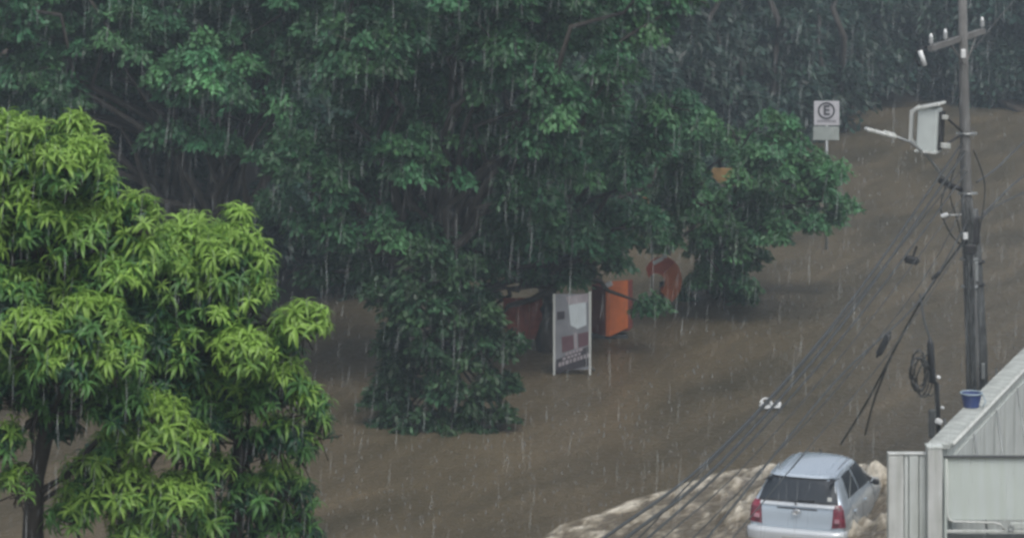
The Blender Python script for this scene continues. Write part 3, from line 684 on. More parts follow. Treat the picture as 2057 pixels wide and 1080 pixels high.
# slanted steel braces on the inner face
for yb in (1.9, 3.9, 5.9):
    mb = MB(); mb.tube([(.22, yb, 2.85), (.62, yb - .75, 1.2)], .018, 6); mb.build('brace', M_GALV, wall, True)
# posts on the street side of the coping
for j, yy in enumerate((1.55, 3.9, 6.1)):
    mb = MB(); mb.tube([(-.17, yy, 2.6), (-.20, yy, ZT + .10)], .022, 6); mb.build('coping_bracket', M_JOINT, wall, True)

p0 = P(1877, 1080, 43.7)
post = MB(); post.box((p0.x, 43.75, ZT / 2 - .2), (.235, .24, ZT + .28), None, .012)
ft = empty('gate_post', (p0.x, 43.75, -.5), 'square white gate post at the corner of the pale wall', 'post')
mb = MB(); mb.box((0, 0, 1.80), (.235, .24, 3.55), None, .012); mb.build('shaft', M_WHITE, ft)
mb = MB(); mb.box((0, 0, 3.595), (.255, .26, .04), None, .008); mb.build('cap', M_WALLW, ft)
# ribbed panel left of the post
rp = empty('ribbed_fence', (P(1822, 1080, 43.8).x, 43.8, -.5), 'low ribbed white fence panel between the silver car and the gate post', 'fence')
xl, xr = P(1783, 0, 43.8).x - P(1822, 0, 43.8).x, P(1861, 0, 43.8).x - P(1822, 0, 43.8).x
wd = (xr - xl) / 4
ztop = P(1800, 915, 43.8).z + .5
mb = MB(); mb.box(((xl + xr) / 2, .06, ztop / 2), (xr - xl, .05, ztop)); mb.build('backing', M_WALLW, rp)
fr = None
for k, (a, b) in enumerate([(0, .42), (.42, .54), (.54, .80), (.80, 1)]):
    mb = MB(); xa, xb = xl + (xr - xl) * a, xl + (xr - xl) * b
    mb.box(((xa + xb) / 2, (.0 if k % 2 == 0 else .012), ztop / 2 + .01), (xb - xa - .012, .06, ztop), None, .012); mb.build('board', M_WALLW if k != 0 else M_WHITE, rp)
mb = MB(); mb.box(((xl + xr) / 2, .03, ztop + .035), (xr - xl, .14, .03), None, .008); mb.build('top_rail', M_WHITE, rp)
# big pale metal gate leaf right of the post
gx = P(1896, 1080, 43.9).x
gt = empty('metal_gate', (gx + 2, 43.9, -.5), 'wide pale sheet metal gate with a rounded tube frame right of the post', 'gate')
zt_ = P(1900, 918, 43.9).z + .5; zb_ = P(1900, 1046, 43.9).z + .5
mb = MB(); mb.box((0.02, .02, (zt_ + zb_) / 2 + .01), (3.96, .03, zt_ - zb_ - .02), None, .006); mb.build('upper_panel', M_PANELW, gt)
mb = MB(); mb.tube([(-1.96, -.02, zt_), (-1.95, -.02, zb_ + .10), (-1.92, -.02, zb_ + .03), (-1.85, -.02, zb_), (-1.0 - .2, -.02, zb_ - .02), (-1.1, -.02, zb_ - .04), (-1.03, -.02, zb_ - .13)], .018, 8); mb.build('rounded_tube', M_WHITE, gt, True)
mb = MB(); mb.box((0, 0, zt_ + .012), (4.0, .09, .03), None, .006); mb.build('top_rail', M_JOINT, gt)
mb = MB(); mb.box((0.0, -.0, zb_ - .16), (3.98, .06, .045), None, .008); mb.build('middle_rail', M_WHITE, gt)
mb = MB(); mb.box((0.52, .0, zb_ - .068), (2.9, .05, .10), None, .008); mb.build('infill_strip', M_WALLW, gt)
mb = MB(); mb.box((0, .0, (zb_ - .19) / 2), (3.9, .03, zb_ - .22), None, .006); mb.build('lower_panel', M_JOINT, gt)
mb = MB(); mb.box((-1.975, 0, zt_ / 2), (.04, .07, zt_), None, .006); mb.build('stile', M_PANELW, gt)
for x_ in (-.93, -.60, -.2):
    mb = MB(); mb.torus((x_, -.05, zb_ - .10), .045, .012, 'Y', 14, 6); mb.build('hasp_ring', M_GALV, gt, True)

# blue bin on the street side of the wall, top showing
bq = wall0 + UD * 3.05 + PD * -.05; bq.z = ZT + .004
bn = empty('blue_tub', bq, 'small blue plastic tub with pale rim resting on the wall coping at the pole foot', 'tub')
mb = MB(); mb.tube([(0, 0, .01), (0, 0, .24)], [.13, .18], 20, cap=False); mb.tube([(0, 0, .238), (0, 0, .03)], [.168, .118], 20, cap=False); mb.tube([(0, 0, .004), (0, 0, .03)], [.125, .125], 20); mb.build('bucket', M_BLUE, bn, True)
mb = MB(); mb.torus((0, 0, .243), .185, .014, 'Z', 24, 8); mb.build('rim', M_BLUEL, bn, True)
mb = MB(); mb.tube([(.18, -.02, .23), (.23, -.10, .12), (.17, -.14, .04)], .012, 6); mb.build('handle', M_BLUEL, bn, True)

# ------------------------------------------------------------------ utility poles
DP = 55.0
pb = P(1966, 950, DP); ptop = P(1934, -60, DP)
pole = empty('utility_pole', (pb.x, DP, -.6), 'grey concrete utility pole with white box and streetlight arm rising behind the pale wall', 'utility pole')
def L_(px, py, d=DP): return P(px, py, d) - Vector((pb.x, DP, -.6))
mb = MB(); mb.tube([L_(1957, 955), L_(1953, 700), L_(1945, 500), L_(1940, 350), L_(1936, 150), L_(1933, -40)], [.14, .135, .12, .11, .10, .085], 12); mb.build('shaft', M_CONC, pole, True)
mb = MB(); mb.tube([L_(1952, 830, 54.8), L_(1945, 560, 54.8), L_(1941, 440, 54.8)], .035, 6); mb.tube([L_(1960, 830, 54.8), L_(1956, 600, 54.8), L_(1950, 450, 54.8)], .028, 6); mb.build('conduit', M_GALV, pole, True)
mb = MB(); mb.box(L_(1952, 462, 54.85), (.30, .16, .55), None, .03); mb.box(L_(1948, 500, 54.8), (.22, .16, .2), None, .03); mb.build('junction_box', M_TRIM, pole)
mb = MB(); mb.box(L_(1939, 474, 54.7), (.10, .06, .14), None, .015); mb.build('reflector_tag', M_CER, pole)
# cable bundle lashed to the shaft
mb = MB()
for k in range(7):
    o = random.uniform(-14, 14); pts = [L_(1943 + o * .6 + yy * 0 + (yy - 400) * .022 + random.uniform(-3, 3), yy, 54.75) for yy in range(400, 830, 40)]
    mb.tube(pts, .022, 5)
mb.build('cable_bundle', M_CONCD, pole, True)
for i, (yy, wdt) in enumerate([(268, .42), (388, .40), (520, .36), (575, .34)]):
    mb = MB(); mb.torus(L_(1942 + (yy - 300) * .02, yy), .14, .022, 'Z', 18, 6); mb.box(L_(1942 + (yy - 300) * .02, yy), (wdt, .05, .05)); mb.build('clamp_band', M_GALV, pole)
# crossarm with insulators, fuse
mb = MB(); a, b = L_(1868, 98, 54.0), L_(1976, 62, 55.8); dv = (b - a)
mb.box((a + b) / 2, (dv.length, .10, .11), Vector((1, 0, 0)).rotation_difference(dv).to_matrix().to_4x4()); mb.tube([L_(1938, 130, 54.85), a.lerp(b, .35)], .018, 6); mb.tube([L_(1940, 130, 54.9), a.lerp(b, .88)], .018, 6)
mb.build('crossarm', M_CONC, pole)
for t_, hh in ((.02, .30), (.28, .26), (.62, .26), (.97, .32)):
    c = a.lerp(b, t_) + Vector((0, 0, .05)); mb = MB()
    mb.tube([c + Vector((0, 0, z)) for z in (0, .05, .06, .10, .11, .15, .16, .20, .24)], [.02, .02, .06, .03, .055, .03, .048, .03, .02], 10); mb.build('insulator', M_CER, pole, True)
mb = MB(); mb.tube([L_(1848, 102, 54), L_(1858, 132, 54)], .048, 8); mb.build('fuse_tube', M_CER, pole, True)
mb = MB(); mb.tube([L_(1843, 100, 54.05), L_(1838, 118, 54.05), L_(1848, 134, 54.05)], .02, 6); mb.tube([L_(1843, 100, 54.05), L_(1870, 92, 54.2)], .015, 6); mb.build('fuse_holder', M_TRIM, pole, True)
mb = MB(); mb.box(L_(1935, 108, 54.7), (.10, .08, .18), None, .02); mb.build('arrester', M_CER, pole)
# white box: hollow cabinet with proud frame left, lid on top, door
cb = L_(1862, 255, 54.4); Rb = Matrix.Rotation(math.radians(-24), 4, 'Z') @ Matrix.Rotation(math.radians(3), 4, 'Y')
Tb = Matrix.Translation(cb) @ Rb
def boxp(name, c, size, m_, bev=.015, rot=None):
    mb = MB(); M = Tb @ Matrix.Translation(Vector(c)) @ (rot or Matrix.Identity(4)); mb.box((0, 0, 0), size, M, 0)
    if bev:
        bmesh.ops.bevel(mb.bm, geom=list(mb.bm.edges), offset=bev, segments=2, affect='EDGES', profile=.5)
    return mb.build(name, m_, pole)
M_BOXW = mat('cabinet_white', (.55, .60, .58), .4, n_scale=4, n_amt=.15)
boxp('cabinet', (.05, 0, -.03), (.40, .42, .86), M_BOXW, .03)
for nm, c, s_, rt in [('cabinet_frame', (-.30, -.06, .0), (.08, .07, .62), 0), ('cabinet_frame', (-.22, -.06, .34), (.20, .07, .08), -.65), ('cabinet_frame', (-.20, -.06, -.34), (.24, .07, .08), .5)]:
    boxp(nm, c, s_, M_WHITE, .012, Matrix.Rotation(rt, 4, 'Y'))
boxp('cabinet_lid', (.05, .0, .43), (.50, .56, .06), M_WHITE, .015, Matrix.Rotation(math.radians(-16), 4, 'Y'))
boxp('cabinet_base', (.05, -.02, -.47), (.44, .46, .05), M_WHITE, .01)
boxp('mount_bracket', (.34, .05, -.34), (.28, .10, .10), M_WHITE, .01); boxp('mount_bracket', (.32, .05, .22), (.16, .10, .08), M_WHITE, .01)
boxp('mount_plate', (.27, .08, -.05), (.05, .3, .75), M_TRIM, .0)
mb = MB()
for zz in (-.34, .22): mb.tube([Tb @ Vector((.35, .08, zz)), L_(1936, 268, DP)], .022, 6)
mb.build('mount_arm', M_TRIM, pole, True)
# streetlight
mb = MB(); mb.tube([L_(1912, 372, 54.9), L_(1890, 350, 54.7), L_(1862, 312, 54.3), L_(1830, 286, 54), L_(1798, 274, 53.8)], [.035, .032, .028, .026, .025], 8); mb.build('lamp_arm', M_GALV, pole, True)
mb = MB(); mb.tube([L_(1912, 372, 54.9), L_(1940, 385, 55)], .05, 8); mb.tube([L_(1888, 362, 54.8), L_(1915, 376, 54.9)], .06, 8); mb.build('arm_socket', M_TRIM, pole, True)
a, b = L_(1739, 259, 53.6), L_(1799, 275, 53.8); dv = b - a
mb = MB(); mb.box((a + b) / 2, (dv.length, .20, .075), Vector((1, 0, 0)).rotation_difference(dv).to_matrix().to_4x4(), .03); mb.box(a.lerp(b, .8) + Vector((0, 0, .045)), (.22, .16, .05), Vector((1, 0, 0)).rotation_difference(dv).to_matrix().to_4x4(), .02)
mb.build('lamp_head', M_WHITE, pole)
# second, darker pole tight behind
pole2 = empty('dark_pole', (P(1976, 950, 56.2).x, 56.2, -.6), 'darker shorter pole tight against the right side of the concrete utility pole', 'pole')
def L2(px, py, d=56.2): return P(px, py, d) - Vector((P(1976, 950, 56.2).x, 56.2, -.6))
mb = MB(); mb.tube([L2(1976, 955), L2(1971, 700), L2(1962, 540), L2(1955, 420)], [.13, .125, .12, .10], 12); mb.build('shaft', M_CONCD, pole2, True)
for q_, s_ in ((L2(1957, 545, 55.9), (.16, .08, .4)), (L2(1975, 745, 55.95), (.07, .06, .32))):
    mb = MB(); mb.box(q_, s_, None, .01); mb.build('meter_plate', M_GALV, pole2)
mb = MB()
for yy in (525, 570): mb.torus(L2(1963, yy), .14, .025, 'Z', 16, 6)
mb.build('strap', M_TRIM, pole2, True)

# slim black post with a cable coil
DB = 48.0
bq = P(1886, 880, DB)
bp_ = empty('black_post', (bq.x, DB, -.6), 'slim black iron post with white fittings just left of the blue bin', 'post')
def L3(px, py, d=DB): return P(px, py, d) - Vector((bq.x, DB, -.6))
mb = MB(); mb.tube([L3(1889, 1100), L3(1886, 880), L3(1881, 770), L3(1872, 765), L3(1869, 690), L3(1868, 678)], [.04, .04, .045, .075, .06, .02], 8); mb.build('shaft', M_BLACK, bp_, True)
for (x, y_, s_) in ((1886, 846, .13), (1893, 818, .06), (1885, 757, .07)):
    mb = MB(); mb.box(L3(x, y_, DB - .1), (s_, .07, s_ * .75), Matrix.Rotation(.4, 4, 'Y'), s_ * .2); mb.build('white_fitting', M_CER, bp_)
mb = MB(); mb.box(L3(1872, 850, DB), (.12, .1, .5), None, .03); mb.build('meter_box', M_JOINT, bp_)
mb = MB(); random.seed(21)
ctr = P(1848, 755, DB - .05)
cl = []
for turn in range(7):
    rx, rz = random.uniform(.10, .17), random.uniform(.24, .42); cx_, cz_ = random.uniform(-.05, .08), random.uniform(-.1, .1); ph = random.uniform(0, 6)
    mb.tube([Vector((cx_ + rx * math.cos(q + ph) + random.uniform(-.015, .015), random.uniform(-.06, .06), cz_ + rz * math.sin(q + ph))) for q in [i * 2 * math.pi / 16 for i in range(17)]], .014, 5, cap=False)
mb.tube([Vector((.05, 0, .3)), Vector((.17, .03, .42)), Vector((.22, .05, .40))], .014, 5); mb.tube([Vector((.05, 0, -.3)), Vector((.2, .03, -.35)), Vector((.24, .05, -.32))], .014, 5)
tag(mb.build('cable_coil', M_CABLE, None, True, loc=ctr), 'tangled loops of grey cable hanging on the slim black post', 'cable coil')

# ------------------------------------------------------------------ overhead wires
def spline(pts, per=8):
    out = []; n = len(pts)
    for i in range(n - 1):
        p0, p1, p2, p3 = pts[max(i - 1, 0)], pts[i], pts[i + 1], pts[min(i + 2, n - 1)]
        for k in range(per):
            t = k / per; out.append(.5 * ((2 * p1) + (p2 - p0) * t + (2 * p0 - 5 * p1 + 4 * p2 - p3) * t * t + (3 * p1 - p0 - 3 * p2 + p3) * t ** 3))
    out.append(pts[-1]); return out
WIRES = [
 ([(1932, 288, 54.8), (1690, 630, 47.5), (1440, 908, 41), (1210, 1082, 36), (900, 1300, 31), (300, 1700, 24)], .017, 'overhead wire nearest the mango trees, crossing the foam furthest left'),
 ([(1938, 305, 54.8), (1700, 640, 47.5), (1450, 925, 41), (1254, 1082, 36.5), (950, 1310, 31), (400, 1700, 24)], .019, 'thick dark overhead wire second from the left across the foam'),
 ([(1942, 345, 54.8), (1722, 640, 48), (1490, 905, 42), (1298, 1082, 37), (1020, 1310, 32), (500, 1700, 25)], .014, 'overhead wire third from the left across the foam'),
 ([(1942, 385, 54.8), (1730, 665, 48), (1500, 930, 42), (1330, 1082, 37.5), (1080, 1300, 33), (600, 1700, 26)], .007, 'thin overhead wire fourth from the left across the foam'),
 ([(1946, 440, 54.8), (1850, 600, 52), (1700, 742, 47), (1590, 870, 43), (1418, 1082, 38.5), (1200, 1320, 33), (800, 1700, 27)], .013, 'overhead wire that passes just left of the silver car'),
 ([(1930, 130, 54.8), (2100, -70, 58), (2400, -380, 64)], .010, 'wire rising from the pole to the top right corner'),
 ([(1962, 366, 55.2), (2005, 335, 57), (2060, 282, 60), (2300, 60, 68)], .014, 'upper of three wires leaving the pole to the right edge'),
 ([(1965, 440, 55.2), (2005, 400, 57), (2060, 350, 60), (2300, 160, 68)], .014, 'middle of three wires leaving the pole to the right edge'),
 ([(1962, 470, 55.2), (1985, 425, 56), (2060, 385, 59), (2300, 270, 67)], .012, 'lowest of three wires leaving the pole to the right edge'),
 ([(1946, 470, 54.8), (1848, 608, 55), (1745, 800, 56.5), (1688, 893, 57.6)], .016, 'slack cable drooping from the pole into the water behind the silver car'),
 ([(1790, 715, 55.6), (1757, 800, 56.5), (1738, 872, 58.2)], .016, 'short frayed cable end dangling off the slack cable beside the car roof'),
 ([(1900, 372, 54.6), (1890, 420, 54.5), (1910, 470, 54.6), (1940, 500, 54.8)], .012, 'slack loop of cable hanging under the lamp arm left of the pole'),
 ([(1930, 300, 54.7), (1908, 380, 54.5), (1925, 450, 54.6), (1945, 540, 54.8)], .010, 'inner slack cable hugging the left side of the pole below the white box'),
 ([(1955, 300, 55.2), (1978, 370, 55.3), (1970, 450, 55.3), (1958, 520, 55.2)], .010, 'slack cable bowing out on the right side of the pole'),
 ([(1940, 330, 54.8), (1760, 555, 50), (1560, 790, 44.5), (1380, 975, 40), (1280, 1082, 37), (1000, 1340, 32), (500, 1720, 25)], .009, 'thin lashed wire running just under the thick dark one'),
 ([(1944, 475, 54.8), (1800, 690, 50), (1640, 880, 45), (1470, 1082, 40), (1250, 1340, 34), (850, 1720, 27)], .007, 'thinnest overhead wire, running just above the left edge of the silver car'),
 ([(1942, 400, 54.8), (1855, 560, 52.5), (1690, 770, 48), (1540, 930, 44), (1390, 1082, 40), (1150, 1330, 34), (700, 1720, 27)], .008, 'sagging wire between the bundle over the foam and the wire beside the car'),
 ([(1848, 590, 52.8), (1856, 640, 51), (1869, 682, 48.1)], .013, 'short drop wire down to the top of the slim black post'),
]
for pts, r, lab in WIRES:
    W = spline([P(*p) for p in pts]); c = W[0]
    mb = MB(); mb.tube([q - c for q in W], r * 1.45, 6)
    tag(mb.build('overhead_wire', M_CABLE, None, True, loc=c), lab, 'wire', 'wires strung from the utility pole')
for (x, y_, d, s, ang, lab) in [(1831, 522, 51.6, (.26, .13, .15), .2, 'dark splice box hanging on the wires midway up left of the pole'), (1775, 692, 48.8, (.11, .11, .42), .5, 'long dark splice sleeve on the wires above the silver car'), (1881, 553, 52.9, (.20, .08, .08), -.7, 'small dark splice sleeve on the wire nearest the pole')]:
    c = P(x, y_, d); mb = MB(); mb.box((0, 0, 0), s, Matrix.Rotation(ang, 4, 'Y'), min(s) * .3)
    u = Matrix.Rotation(ang, 4, 'Y') @ Vector((.0, 0, s[2] * .5) if s[2] > s[0] else (s[0] * .5, 0, 0))
    mb.tube([-u * 1.25, u * 1.25], min(s) * .22, 6)
    if x == 1831: mb.tube([(0, 0, 0), (.05, 0, .12), (.10, 0, .26)], .022, 6)
    tag(mb.build('splice_box', M_BLACK, None, loc=c), lab, 'splice box', 'splice boxes on the overhead wires')
c = P(1897, 432, 54.2); mb = MB(); mb.box((0, 0, 0), (.15, .08, .07), Matrix.Rotation(-.35, 4, 'Y'), .02); mb.tube([(.05, 0, 0), (.42, .5, -.06)], .012, 6)
tag(mb.build('security_camera', M_CER, None, loc=c), 'small white camera head sticking out left of the pole under the lamp arm', 'camera')

# ------------------------------------------------------------------ parking sign
ds = 5500 * 3.0 / (1660 * 0 + 243 - HY) ; 
DS = 84.0
SX = DS / F
sp = P(1660, 243, DS)
sg = empty('parking_sign', (sp.x, DS, -.6), 'white parking sign with circled letter E and a smaller plate below', 'sign')
def ls(px, py, dy=0): q = P(px, py, DS); return Vector((q.x - sp.x, dy, q.z + .6))
mb = MB(); mb.tube([(0, .04, -.0), ls(1661, 215, .04)], .045, 8); mb.build('post', M_GALV, sg, True)
M_SIGN = mat('sign_white', (.50, .50, .53), .55, n_scale=3, n_amt=.12)
M_SIGNG = mat('sign_plate_grey', (.34, .38, .36), .55, n_scale=4, n_amt=.25)
c = (ls(1635, 203) + ls(1686, 252)) / 2; mb = MB(); mb.box(c, (51 * SX, .02, 49 * SX), None, .008); mb.build('upper_plate', M_SIGN, sg)
c = (ls(1633, 254) + ls(1686, 282)) / 2; mb = MB(); mb.box(c, (52 * SX, .02, 27 * SX), None, .008); mb.build('lower_plate', M_SIGNG, sg)
M_INK = mat('sign_ink', (.05, .05, .06), .6)
mb = MB(); mb.torus(ls(1660, 222, -.014), 15.5 * SX, .028, 'Y', 28, 6, sz=1.0); mb.build('circle', M_INK, sg, True)
tx = bpy.data.curves.new('letter', 'FONT'); tx.body = 'E'; tx.size = 27 * SX; tx.extrude = .006; tx.offset = .012; tx.align_x = 'CENTER'; tx.align_y = 'CENTER'
to = bpy.data.objects.new('letter', tx); COL.objects.link(to); bpy.context.view_layer.update()
tm = bpy.data.meshes.new_from_object(to.evaluated_get(bpy.context.evaluated_depsgraph_get())); bpy.data.objects.remove(to)
o = link('letter', tm, M_INK, sg, ls(1660, 222.5, -.02)); o.rotation_euler = (math.radians(90), 0, 0)
mb = MB()
for k in range(9): mb.box(ls(1643 + k * 4.3, 243.5, -.0125), (3.0 * SX, .004, 4.2 * SX))
mb.build('small_print', mat('print_grey', (.16, .16, .18), .6), sg)

# ------------------------------------------------------------------ poster board, cabinet, panels
def at(px, py_base, z=0): return P(px, py_base, z=0)
pbp = P(1148, 752, z=0); d_ = pbp.y; SXp = d_ / F
pbd = empty('poster_board', (pbp.x, d_, 0), 'tall white framed poster board with dark lettered base standing in the flood', 'poster board')
def lp(px, py, dy=0): q = P(px, py, d_); return Vector((q.x - pbp.x, dy, q.z))
M_PG = mat('poster_grey', (.22, .23, .25), .5, n_scale=3, n_amt=.35)
M_PW = mat('poster_white', (.52, .58, .60), .4, n_scale=3, n_amt=.15)
M_PP = mat('poster_maroon', (.13, .07, .085), .5, n_scale=5, n_amt=.3)
M_PD = mat('poster_dark', (.05, .045, .055), .5, n_scale=5, n_amt=.4)
M_PL = mat('poster_pale_pink', (.36, .33, .35), .5, n_scale=5, n_amt=.3)
for x in (1113, 1185):
    mb = MB(); mb.box((lp(x, 590) + lp(x, 757 if x < 1150 else 748)) / 2 + Vector((0, 0, -.15)), (.055, .06, (167) * SXp + .3), None, .01); mb.build('frame_post', M_WHITE, pbd)
mb = MB(); mb.box((lp(1149, 590) + lp(1149, 742)) / 2, (70 * SXp, .025, 152 * SXp)); mb.build('sheet', M_PG, pbd)
def quadp(name, pts, m_, y=-.02):
    mb = MB(); a = [lp(*p) for p in pts]; mb.prism([(q.x, q.z) for q in a], y, y + .008); return mb.build(name, m_, pbd)
quadp('white_picture', [(1142, 612), (1177, 606), (1178, 652), (1160, 660), (1146, 652)], M_PW)
quadp('pale_header', [(1136, 596), (1181, 588), (1181, 606), (1142, 611)], M_PL)
quadp('dark_square', [(1119, 626), (1134, 624), (1134, 640), (1119, 642)], M_PD)
quadp('maroon_block', [(1161, 670), (1182, 665), (1182, 692), (1162, 698)], M_PP)
quadp('maroon_block', [(1128, 676), (1152, 672), (1153, 700), (1129, 708)], M_PP)
quadp('pale_bar', [(1153, 668), (1159, 667), (1160, 699), (1154, 700)], M_PL, -.022)
quadp('dark_footer', [(1117, 722), (1183, 694), (1183, 733), (1117, 750)], M_PD)
for k, (xa, xb, yy, hh) in enumerate([(1136, 1170, 714, 6), (1130, 1166, 723, 5), (1122, 1180, 736, 8)]):
    x = xa
    while x < xb:
        wl = random.uniform(3.5, 7); dy_ = -(x - xa) * .32
        quadp('lettering', [(x, yy + dy_), (x + wl, yy + dy_ - wl * .3), (x + wl, yy + dy_ - wl * .3 - hh), (x, yy + dy_ - hh)], M_PL, -.026); x += wl + random.uniform(1.5, 3)
mb = MB(); mb.tube([lp(1185, 735, .05), lp(1199, 757, .6)], .02, 6); mb.build('stay', M_GALV, pbd, True)

def panel_thing(name, x0, y0, x1, y1, dbase, label, cat, depth, m_front, m_side, lean=0.0):
    d = P(0, dbase, z=0).y; c = P((x0 + x1) / 2, y1, d); S = d / F
    r = empty(name, (c.x, d, 0), label, cat, rz=lean)
    return r, d, S, c
# orange cabinet (dull red left face, bright orange right face)
cabd = P(0, 682, z=0).y; S = cabd / F
cc = P(1232, 680, cabd)
cab = empty('orange_cabinet', (cc.x, cabd, 0), 'bright orange cabinet with duller red side standing right of the poster board', 'cabinet')
def lc(px, py, dy=0): q = P(px, py, cabd); return Vector((q.x - cc.x, dy, q.z))
def vert_prism(name, top, bot, m_, parent, par=True):
    bm = MB(); n = len(top)
    a = [bm.bm.verts.new(p) for p in top]; b = [bm.bm.verts.new(p) for p in bot]
    bm.bm.faces.new(a); bm.bm.faces.new(b[::-1])
    for k in range(n): bm.bm.faces.new((a[k], b[k], b[(k + 1) % n], a[(k + 1) % n]))
    return bm.build(name, m_, parent)
zt1, zb1 = lc(0, 578).z, lc(0, 675).z
xA, xB, xC = lc(1190, 0).x, lc(1217, 0).x, lc(1262, 0).x
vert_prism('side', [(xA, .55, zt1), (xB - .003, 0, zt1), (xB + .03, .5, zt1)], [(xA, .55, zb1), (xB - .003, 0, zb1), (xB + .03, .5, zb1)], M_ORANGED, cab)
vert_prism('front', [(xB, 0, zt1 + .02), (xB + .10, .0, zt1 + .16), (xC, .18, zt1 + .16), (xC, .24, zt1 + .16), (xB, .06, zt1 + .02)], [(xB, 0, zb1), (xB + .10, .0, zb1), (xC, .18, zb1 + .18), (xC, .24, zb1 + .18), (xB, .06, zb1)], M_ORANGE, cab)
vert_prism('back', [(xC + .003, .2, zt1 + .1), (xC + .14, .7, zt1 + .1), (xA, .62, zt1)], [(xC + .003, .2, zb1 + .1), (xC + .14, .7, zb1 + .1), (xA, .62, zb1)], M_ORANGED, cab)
mb = MB(); mb.box((xB + .04, -.03, zt1 + .08), (.26, .10, .12), Matrix.Rotation(-.4, 4, 'Y'), .02); mb.build('white_cap', M_CER, cab)
mb = MB(); mb.box(((xA + xC) / 2, .35, zb1 / 2 - .3), (.9, .35, zb1 + .6), None, .02); mb.build('plinth', M_JOINT, cab)
# maroon board on the left
rd = P(0, 693, z=0).y; S = rd / F; rc = P(1048, 690, rd)
rb = empty('maroon_board', (rc.x, rd, 0), 'square dull maroon board between the trunk and the poster board', 'board')
def lr(px, py, dy=0): q = P(px, py, rd); return Vector((q.x - rc.x, dy, q.z))
k = 0
for i in range(3):
    x0 = 1011 + i * 26.3
    mb = MB(); mb.box((lr(x0, 598) + lr(x0 + 25.6, 681)) / 2, (25.6 * S, .05 + .012 * (i % 2), 83 * S), None, .008); mb.build('board', M_RED, rb)
for x in (1014, 1088):
    mb = MB(); mb.box((lr(x, 600) + lr(x, 700)) / 2 + Vector((0, .06, -.2)), (.06, .06, 100 * S + .5)); mb.build('leg', M_JOINT, rb)
mb = MB(); mb.box((lr(1091, 655, -.04) + lr(1091, 672, -.04)) / 2, (.05, .03, .2), None, .01); mb.build('white_tag', M_PL, rb)
# orange curved hood
hd = P(0, 618, z=0).y; S = hd / F; hc = P(1330, 560, hd)
hood = empty('orange_hood', (hc.x, hd, -.6), 'orange curved hood like a phone shell half hidden in leaves', 'hood')
R = 42 * S; hz_ = hc.z + .6
def crescent(name, a0, a1, m_, y0, y1, k=16):
    bm = MB(); n = k; O = []; I = []
    for i in range(n + 1):
        a = math.radians(a0 + (a1 - a0) * i / n)
        O.append((R * .92 * math.cos(a), hz_ + R * 1.15 * math.sin(a)))
        I.append((-R * .30 + R * .42 * math.cos(a), hz_ - R * .12 + R * .46 * math.sin(a)))
    vs_ = [[bm.bm.verts.new((p[0] * sc_, y, (p[1] - hz_) * sc_ + hz_)) for p in L] for L, y, sc_ in ((O, y0, 1), (I, y0, 1), (O, y1, .82), (I, y1, .9))]
    for i in range(n):
        for A_, B_ in ((0, 1), (2, 0), (3, 2), (1, 3)): bm.bm.faces.new((vs_[A_][i], vs_[A_][i + 1], vs_[B_][i + 1], vs_[B_][i]))
    for e in (0, n): bm.bm.faces.new([vs_[j][e] for j in (0, 1, 3, 2)])
    return bm.build(name, m_, hood)
crescent('upper_shell', 50, 150, M_ORANGER, -.25, .35)
crescent('lower_shell', -62, 49.2, M_ORANGE, -.25, .35)
mb = MB(); mb.box((-.12, -.38, hc.z + .6 + R * .98), (.30, .08, .10), Matrix.Rotation(-.5, 4, 'Y'), .02); mb.box((.05, -.36, hc.z + .6 + R * 1.2), (.12, .08, .12), None, .02); mb.build('white_badge', M_CER, hood)
mb = MB(); mb.tube([(0, .2, 0), (0, .2, hc.z + .5)], .06, 8); mb.build('post', M_JOINT, hood, True)
mb = MB(); mb.box((-.30, -.25, hc.z + .6 - R * 1.25), (.38, .1, .2), Matrix.Rotation(.35, 4, 'Y'), .03); mb.build('lower_flap', M_ORANGED, hood)
# tan boards glimpsed through the leaves
for (x, y_, w_, h_, a, m_, lab, d) in [(1455, 352, 56, 30, -.1, M_TAN, 'tan board glimpsed through the leaves left of the parking sign', 73.4), (1310, 400, 40, 34, .5, M_ORANGE, 'small orange board glimpsed through dark leaves above the orange hood', 76)]:
    S = d / F; c = P(x, y_, d); r = empty('hoarding', (c.x, d, -.6), lab, 'board')
    hh = h_ * S; z = c.z + .6
    mb = MB(); mb.prism([(-w_ * S / 2, z + .02), (-w_ * S * .2, z - hh * .5), (w_ * S * .25, z - hh * .35), (w_ * S * .5, z), (w_ * S * .35, z + hh * .45), (-w_ * S * .4, z + hh * .5)], -.02, .03); mb.build('board', m_, r)
    mb = MB(); mb.tube([(0, .08, 0), (0, .08, z)], .02, 6); mb.build('post', M_JOINT, r, True)

# floating white debris
dbp = P(1547, 820, z=0); mb = MB()
mb.box((0, 0, .05), (.46, .30, .05), Matrix.Rotation(.22, 4, 'Z'), .02); mb.box((-.17, -.06, .10), (.12, .1, .12), Matrix.Rotation(.5, 4, 'Y'), .03); mb.box((.02, .02, .13), (.07, .2, .14), Matrix.Rotation(-.5, 4, 'Y'), .02)
mb.box((.18, .04, .11), (.14, .22, .08), Matrix.Rotation(.35, 4, 'Y'), .03); mb.tube([(-.22, .1, .12), (-.12, .14, .20), (0, .12, .2)], .02, 6)
tag(mb.build('floating_debris', M_CER, None, loc=dbp), 'small broken white plastic debris floating on brown water above the car', 'debris')

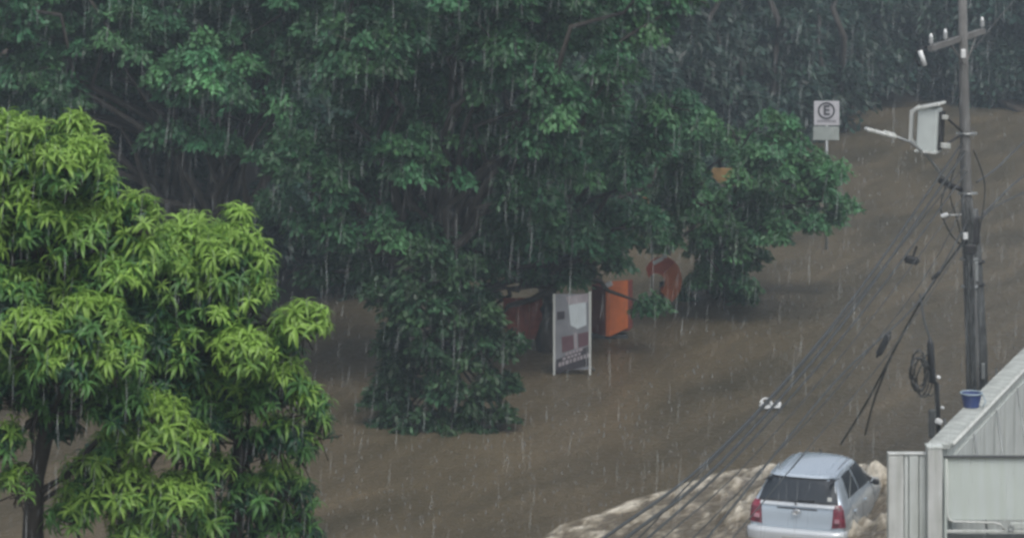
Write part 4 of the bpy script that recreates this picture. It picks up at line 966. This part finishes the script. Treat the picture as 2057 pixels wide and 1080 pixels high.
# ------------------------------------------------------------------ rain
def rain_mat():
    m = bpy.data.materials.new('rain_drop'); m.use_nodes = True
    t = m.node_tree; p = t.nodes['Principled BSDF']; out = t.nodes['Material Output']
    p.inputs['Base Color'].default_value = (.75, .8, .8, 1); p.inputs['Roughness'].default_value = .3
    tr = t.nodes.new('ShaderNodeBsdfTransparent'); mx = t.nodes.new('ShaderNodeMixShader'); mx.inputs[0].default_value = .11
    t.links.new(tr.outputs[0], mx.inputs[1]); t.links.new(p.outputs[0], mx.inputs[2]); t.links.new(mx.outputs[0], out.inputs[0])
    return m
def streaks(n, d0, d1, l0, l1, r0, r1):
    u = rng.uniform(0, 1, n); d = d0 + (d1 - d0) * u
    px = rng.uniform(-500, 2557, n); zz = None
    z_top = HC - (-40 - HY) * d / F; z_bot = np.maximum(HC - (1120 - HY) * d / F, .1)
    z = rng.uniform(0, 1, n) * (z_top + 1.0 - z_bot) + z_bot
    X = (px - CX) * d / F
    L = rng.uniform(l0, l1, n); R = rng.uniform(r0, r1, n)
    lean = np.stack([rng.normal(.06, .05, n), rng.normal(0, .03, n), np.ones(n)], 1)
    c = np.stack([X, d, z], 1); t = c + lean * L[:, None] * .5; b = c - lean * L[:, None] * .5
    ring_ = [np.stack([R * math.cos(a), R * math.sin(a), np.zeros(n)], 1) - lean * L[:, None] * .15 for a in (0, 2.094, 4.189)]
    V = np.stack([t, c + ring_[0], c + ring_[1], c + ring_[2], b], 1).reshape(-1, 3)
    i = np.arange(n)[:, None] * 5
    Fc = np.concatenate([i + f for f in ([0, 1, 2], [0, 2, 3], [0, 3, 1], [4, 2, 1], [4, 3, 2], [4, 1, 3])], 1).reshape(-1, 3)
    return V, Fc
V1, F1 = streaks(4800, 14, 60, .08, .34, .002, .0055)
V2, F2 = streaks(3400, 55, 105, .25, .6, .006, .011)
me = mesh_np('falling_rain', np.concatenate([V1, V2]), np.concatenate([F1, F2 + len(V1)]))
tag(link('falling_rain', me, rain_mat()), 'falling rain drops in front of the trees and flooded street', 'rain', kind='stuff')
# splash crowns where drops strike the water
n = 3200
py = rng.uniform(180, 1090, n); px = rng.uniform(550, 2100, n)
d = F * HC / (py - HY); X = (px - CX) * d / F
sz = rng.uniform(.02, .08, n) * np.clip(d / 60, .8, 1.6)
V = []; Fc = []
base = np.stack([X, d, np.zeros(n)], 1)
rr = sz * .35
parts = [base + np.stack([rr * math.cos(a), rr * math.sin(a), np.zeros(n)], 1) for a in (.3, 2.4, 4.5)]
tipv = base + np.stack([rng.normal(0, .2, n) * sz, rng.normal(0, .2, n) * sz, sz * rng.uniform(.8, 2.2, n)], 1)
Vv = np.stack(parts + [tipv], 1).reshape(-1, 3); i = np.arange(n)[:, None] * 4
Ff = np.concatenate([i + f for f in ([0, 1, 3], [1, 2, 3], [2, 0, 3])], 1).reshape(-1, 3)
M_SPL = mat('splash_water', (.12, .115, .10), .3)
tag(link('rain_splashes', mesh_np('rain_splashes', Vv, Ff), M_SPL), 'tiny rain splashes dotting the brown flood water', 'splashes', kind='stuff')

# ------------------------------------------------------------------ rain haze
bm = MB(); bm.box((0, 110, 11.2), (400, 240, 25.6)); 
hz = bm.build('haze', None)
hm = bpy.data.materials.new('rain_haze'); hm.use_nodes = True; t = hm.node_tree
t.nodes.remove(t.nodes['Principled BSDF']); pv = t.nodes.new('ShaderNodeVolumePrincipled')
pv.inputs['Color'].default_value = (.74, .88, 1.0, 1); pv.inputs['Density'].default_value = .0013; pv.inputs['Anisotropy'].default_value = .2
t.links.new(pv.outputs[0], t.nodes['Material Output'].inputs['Volume'])
hz.data.materials.append(hm); tag(hz, kind='stuff')
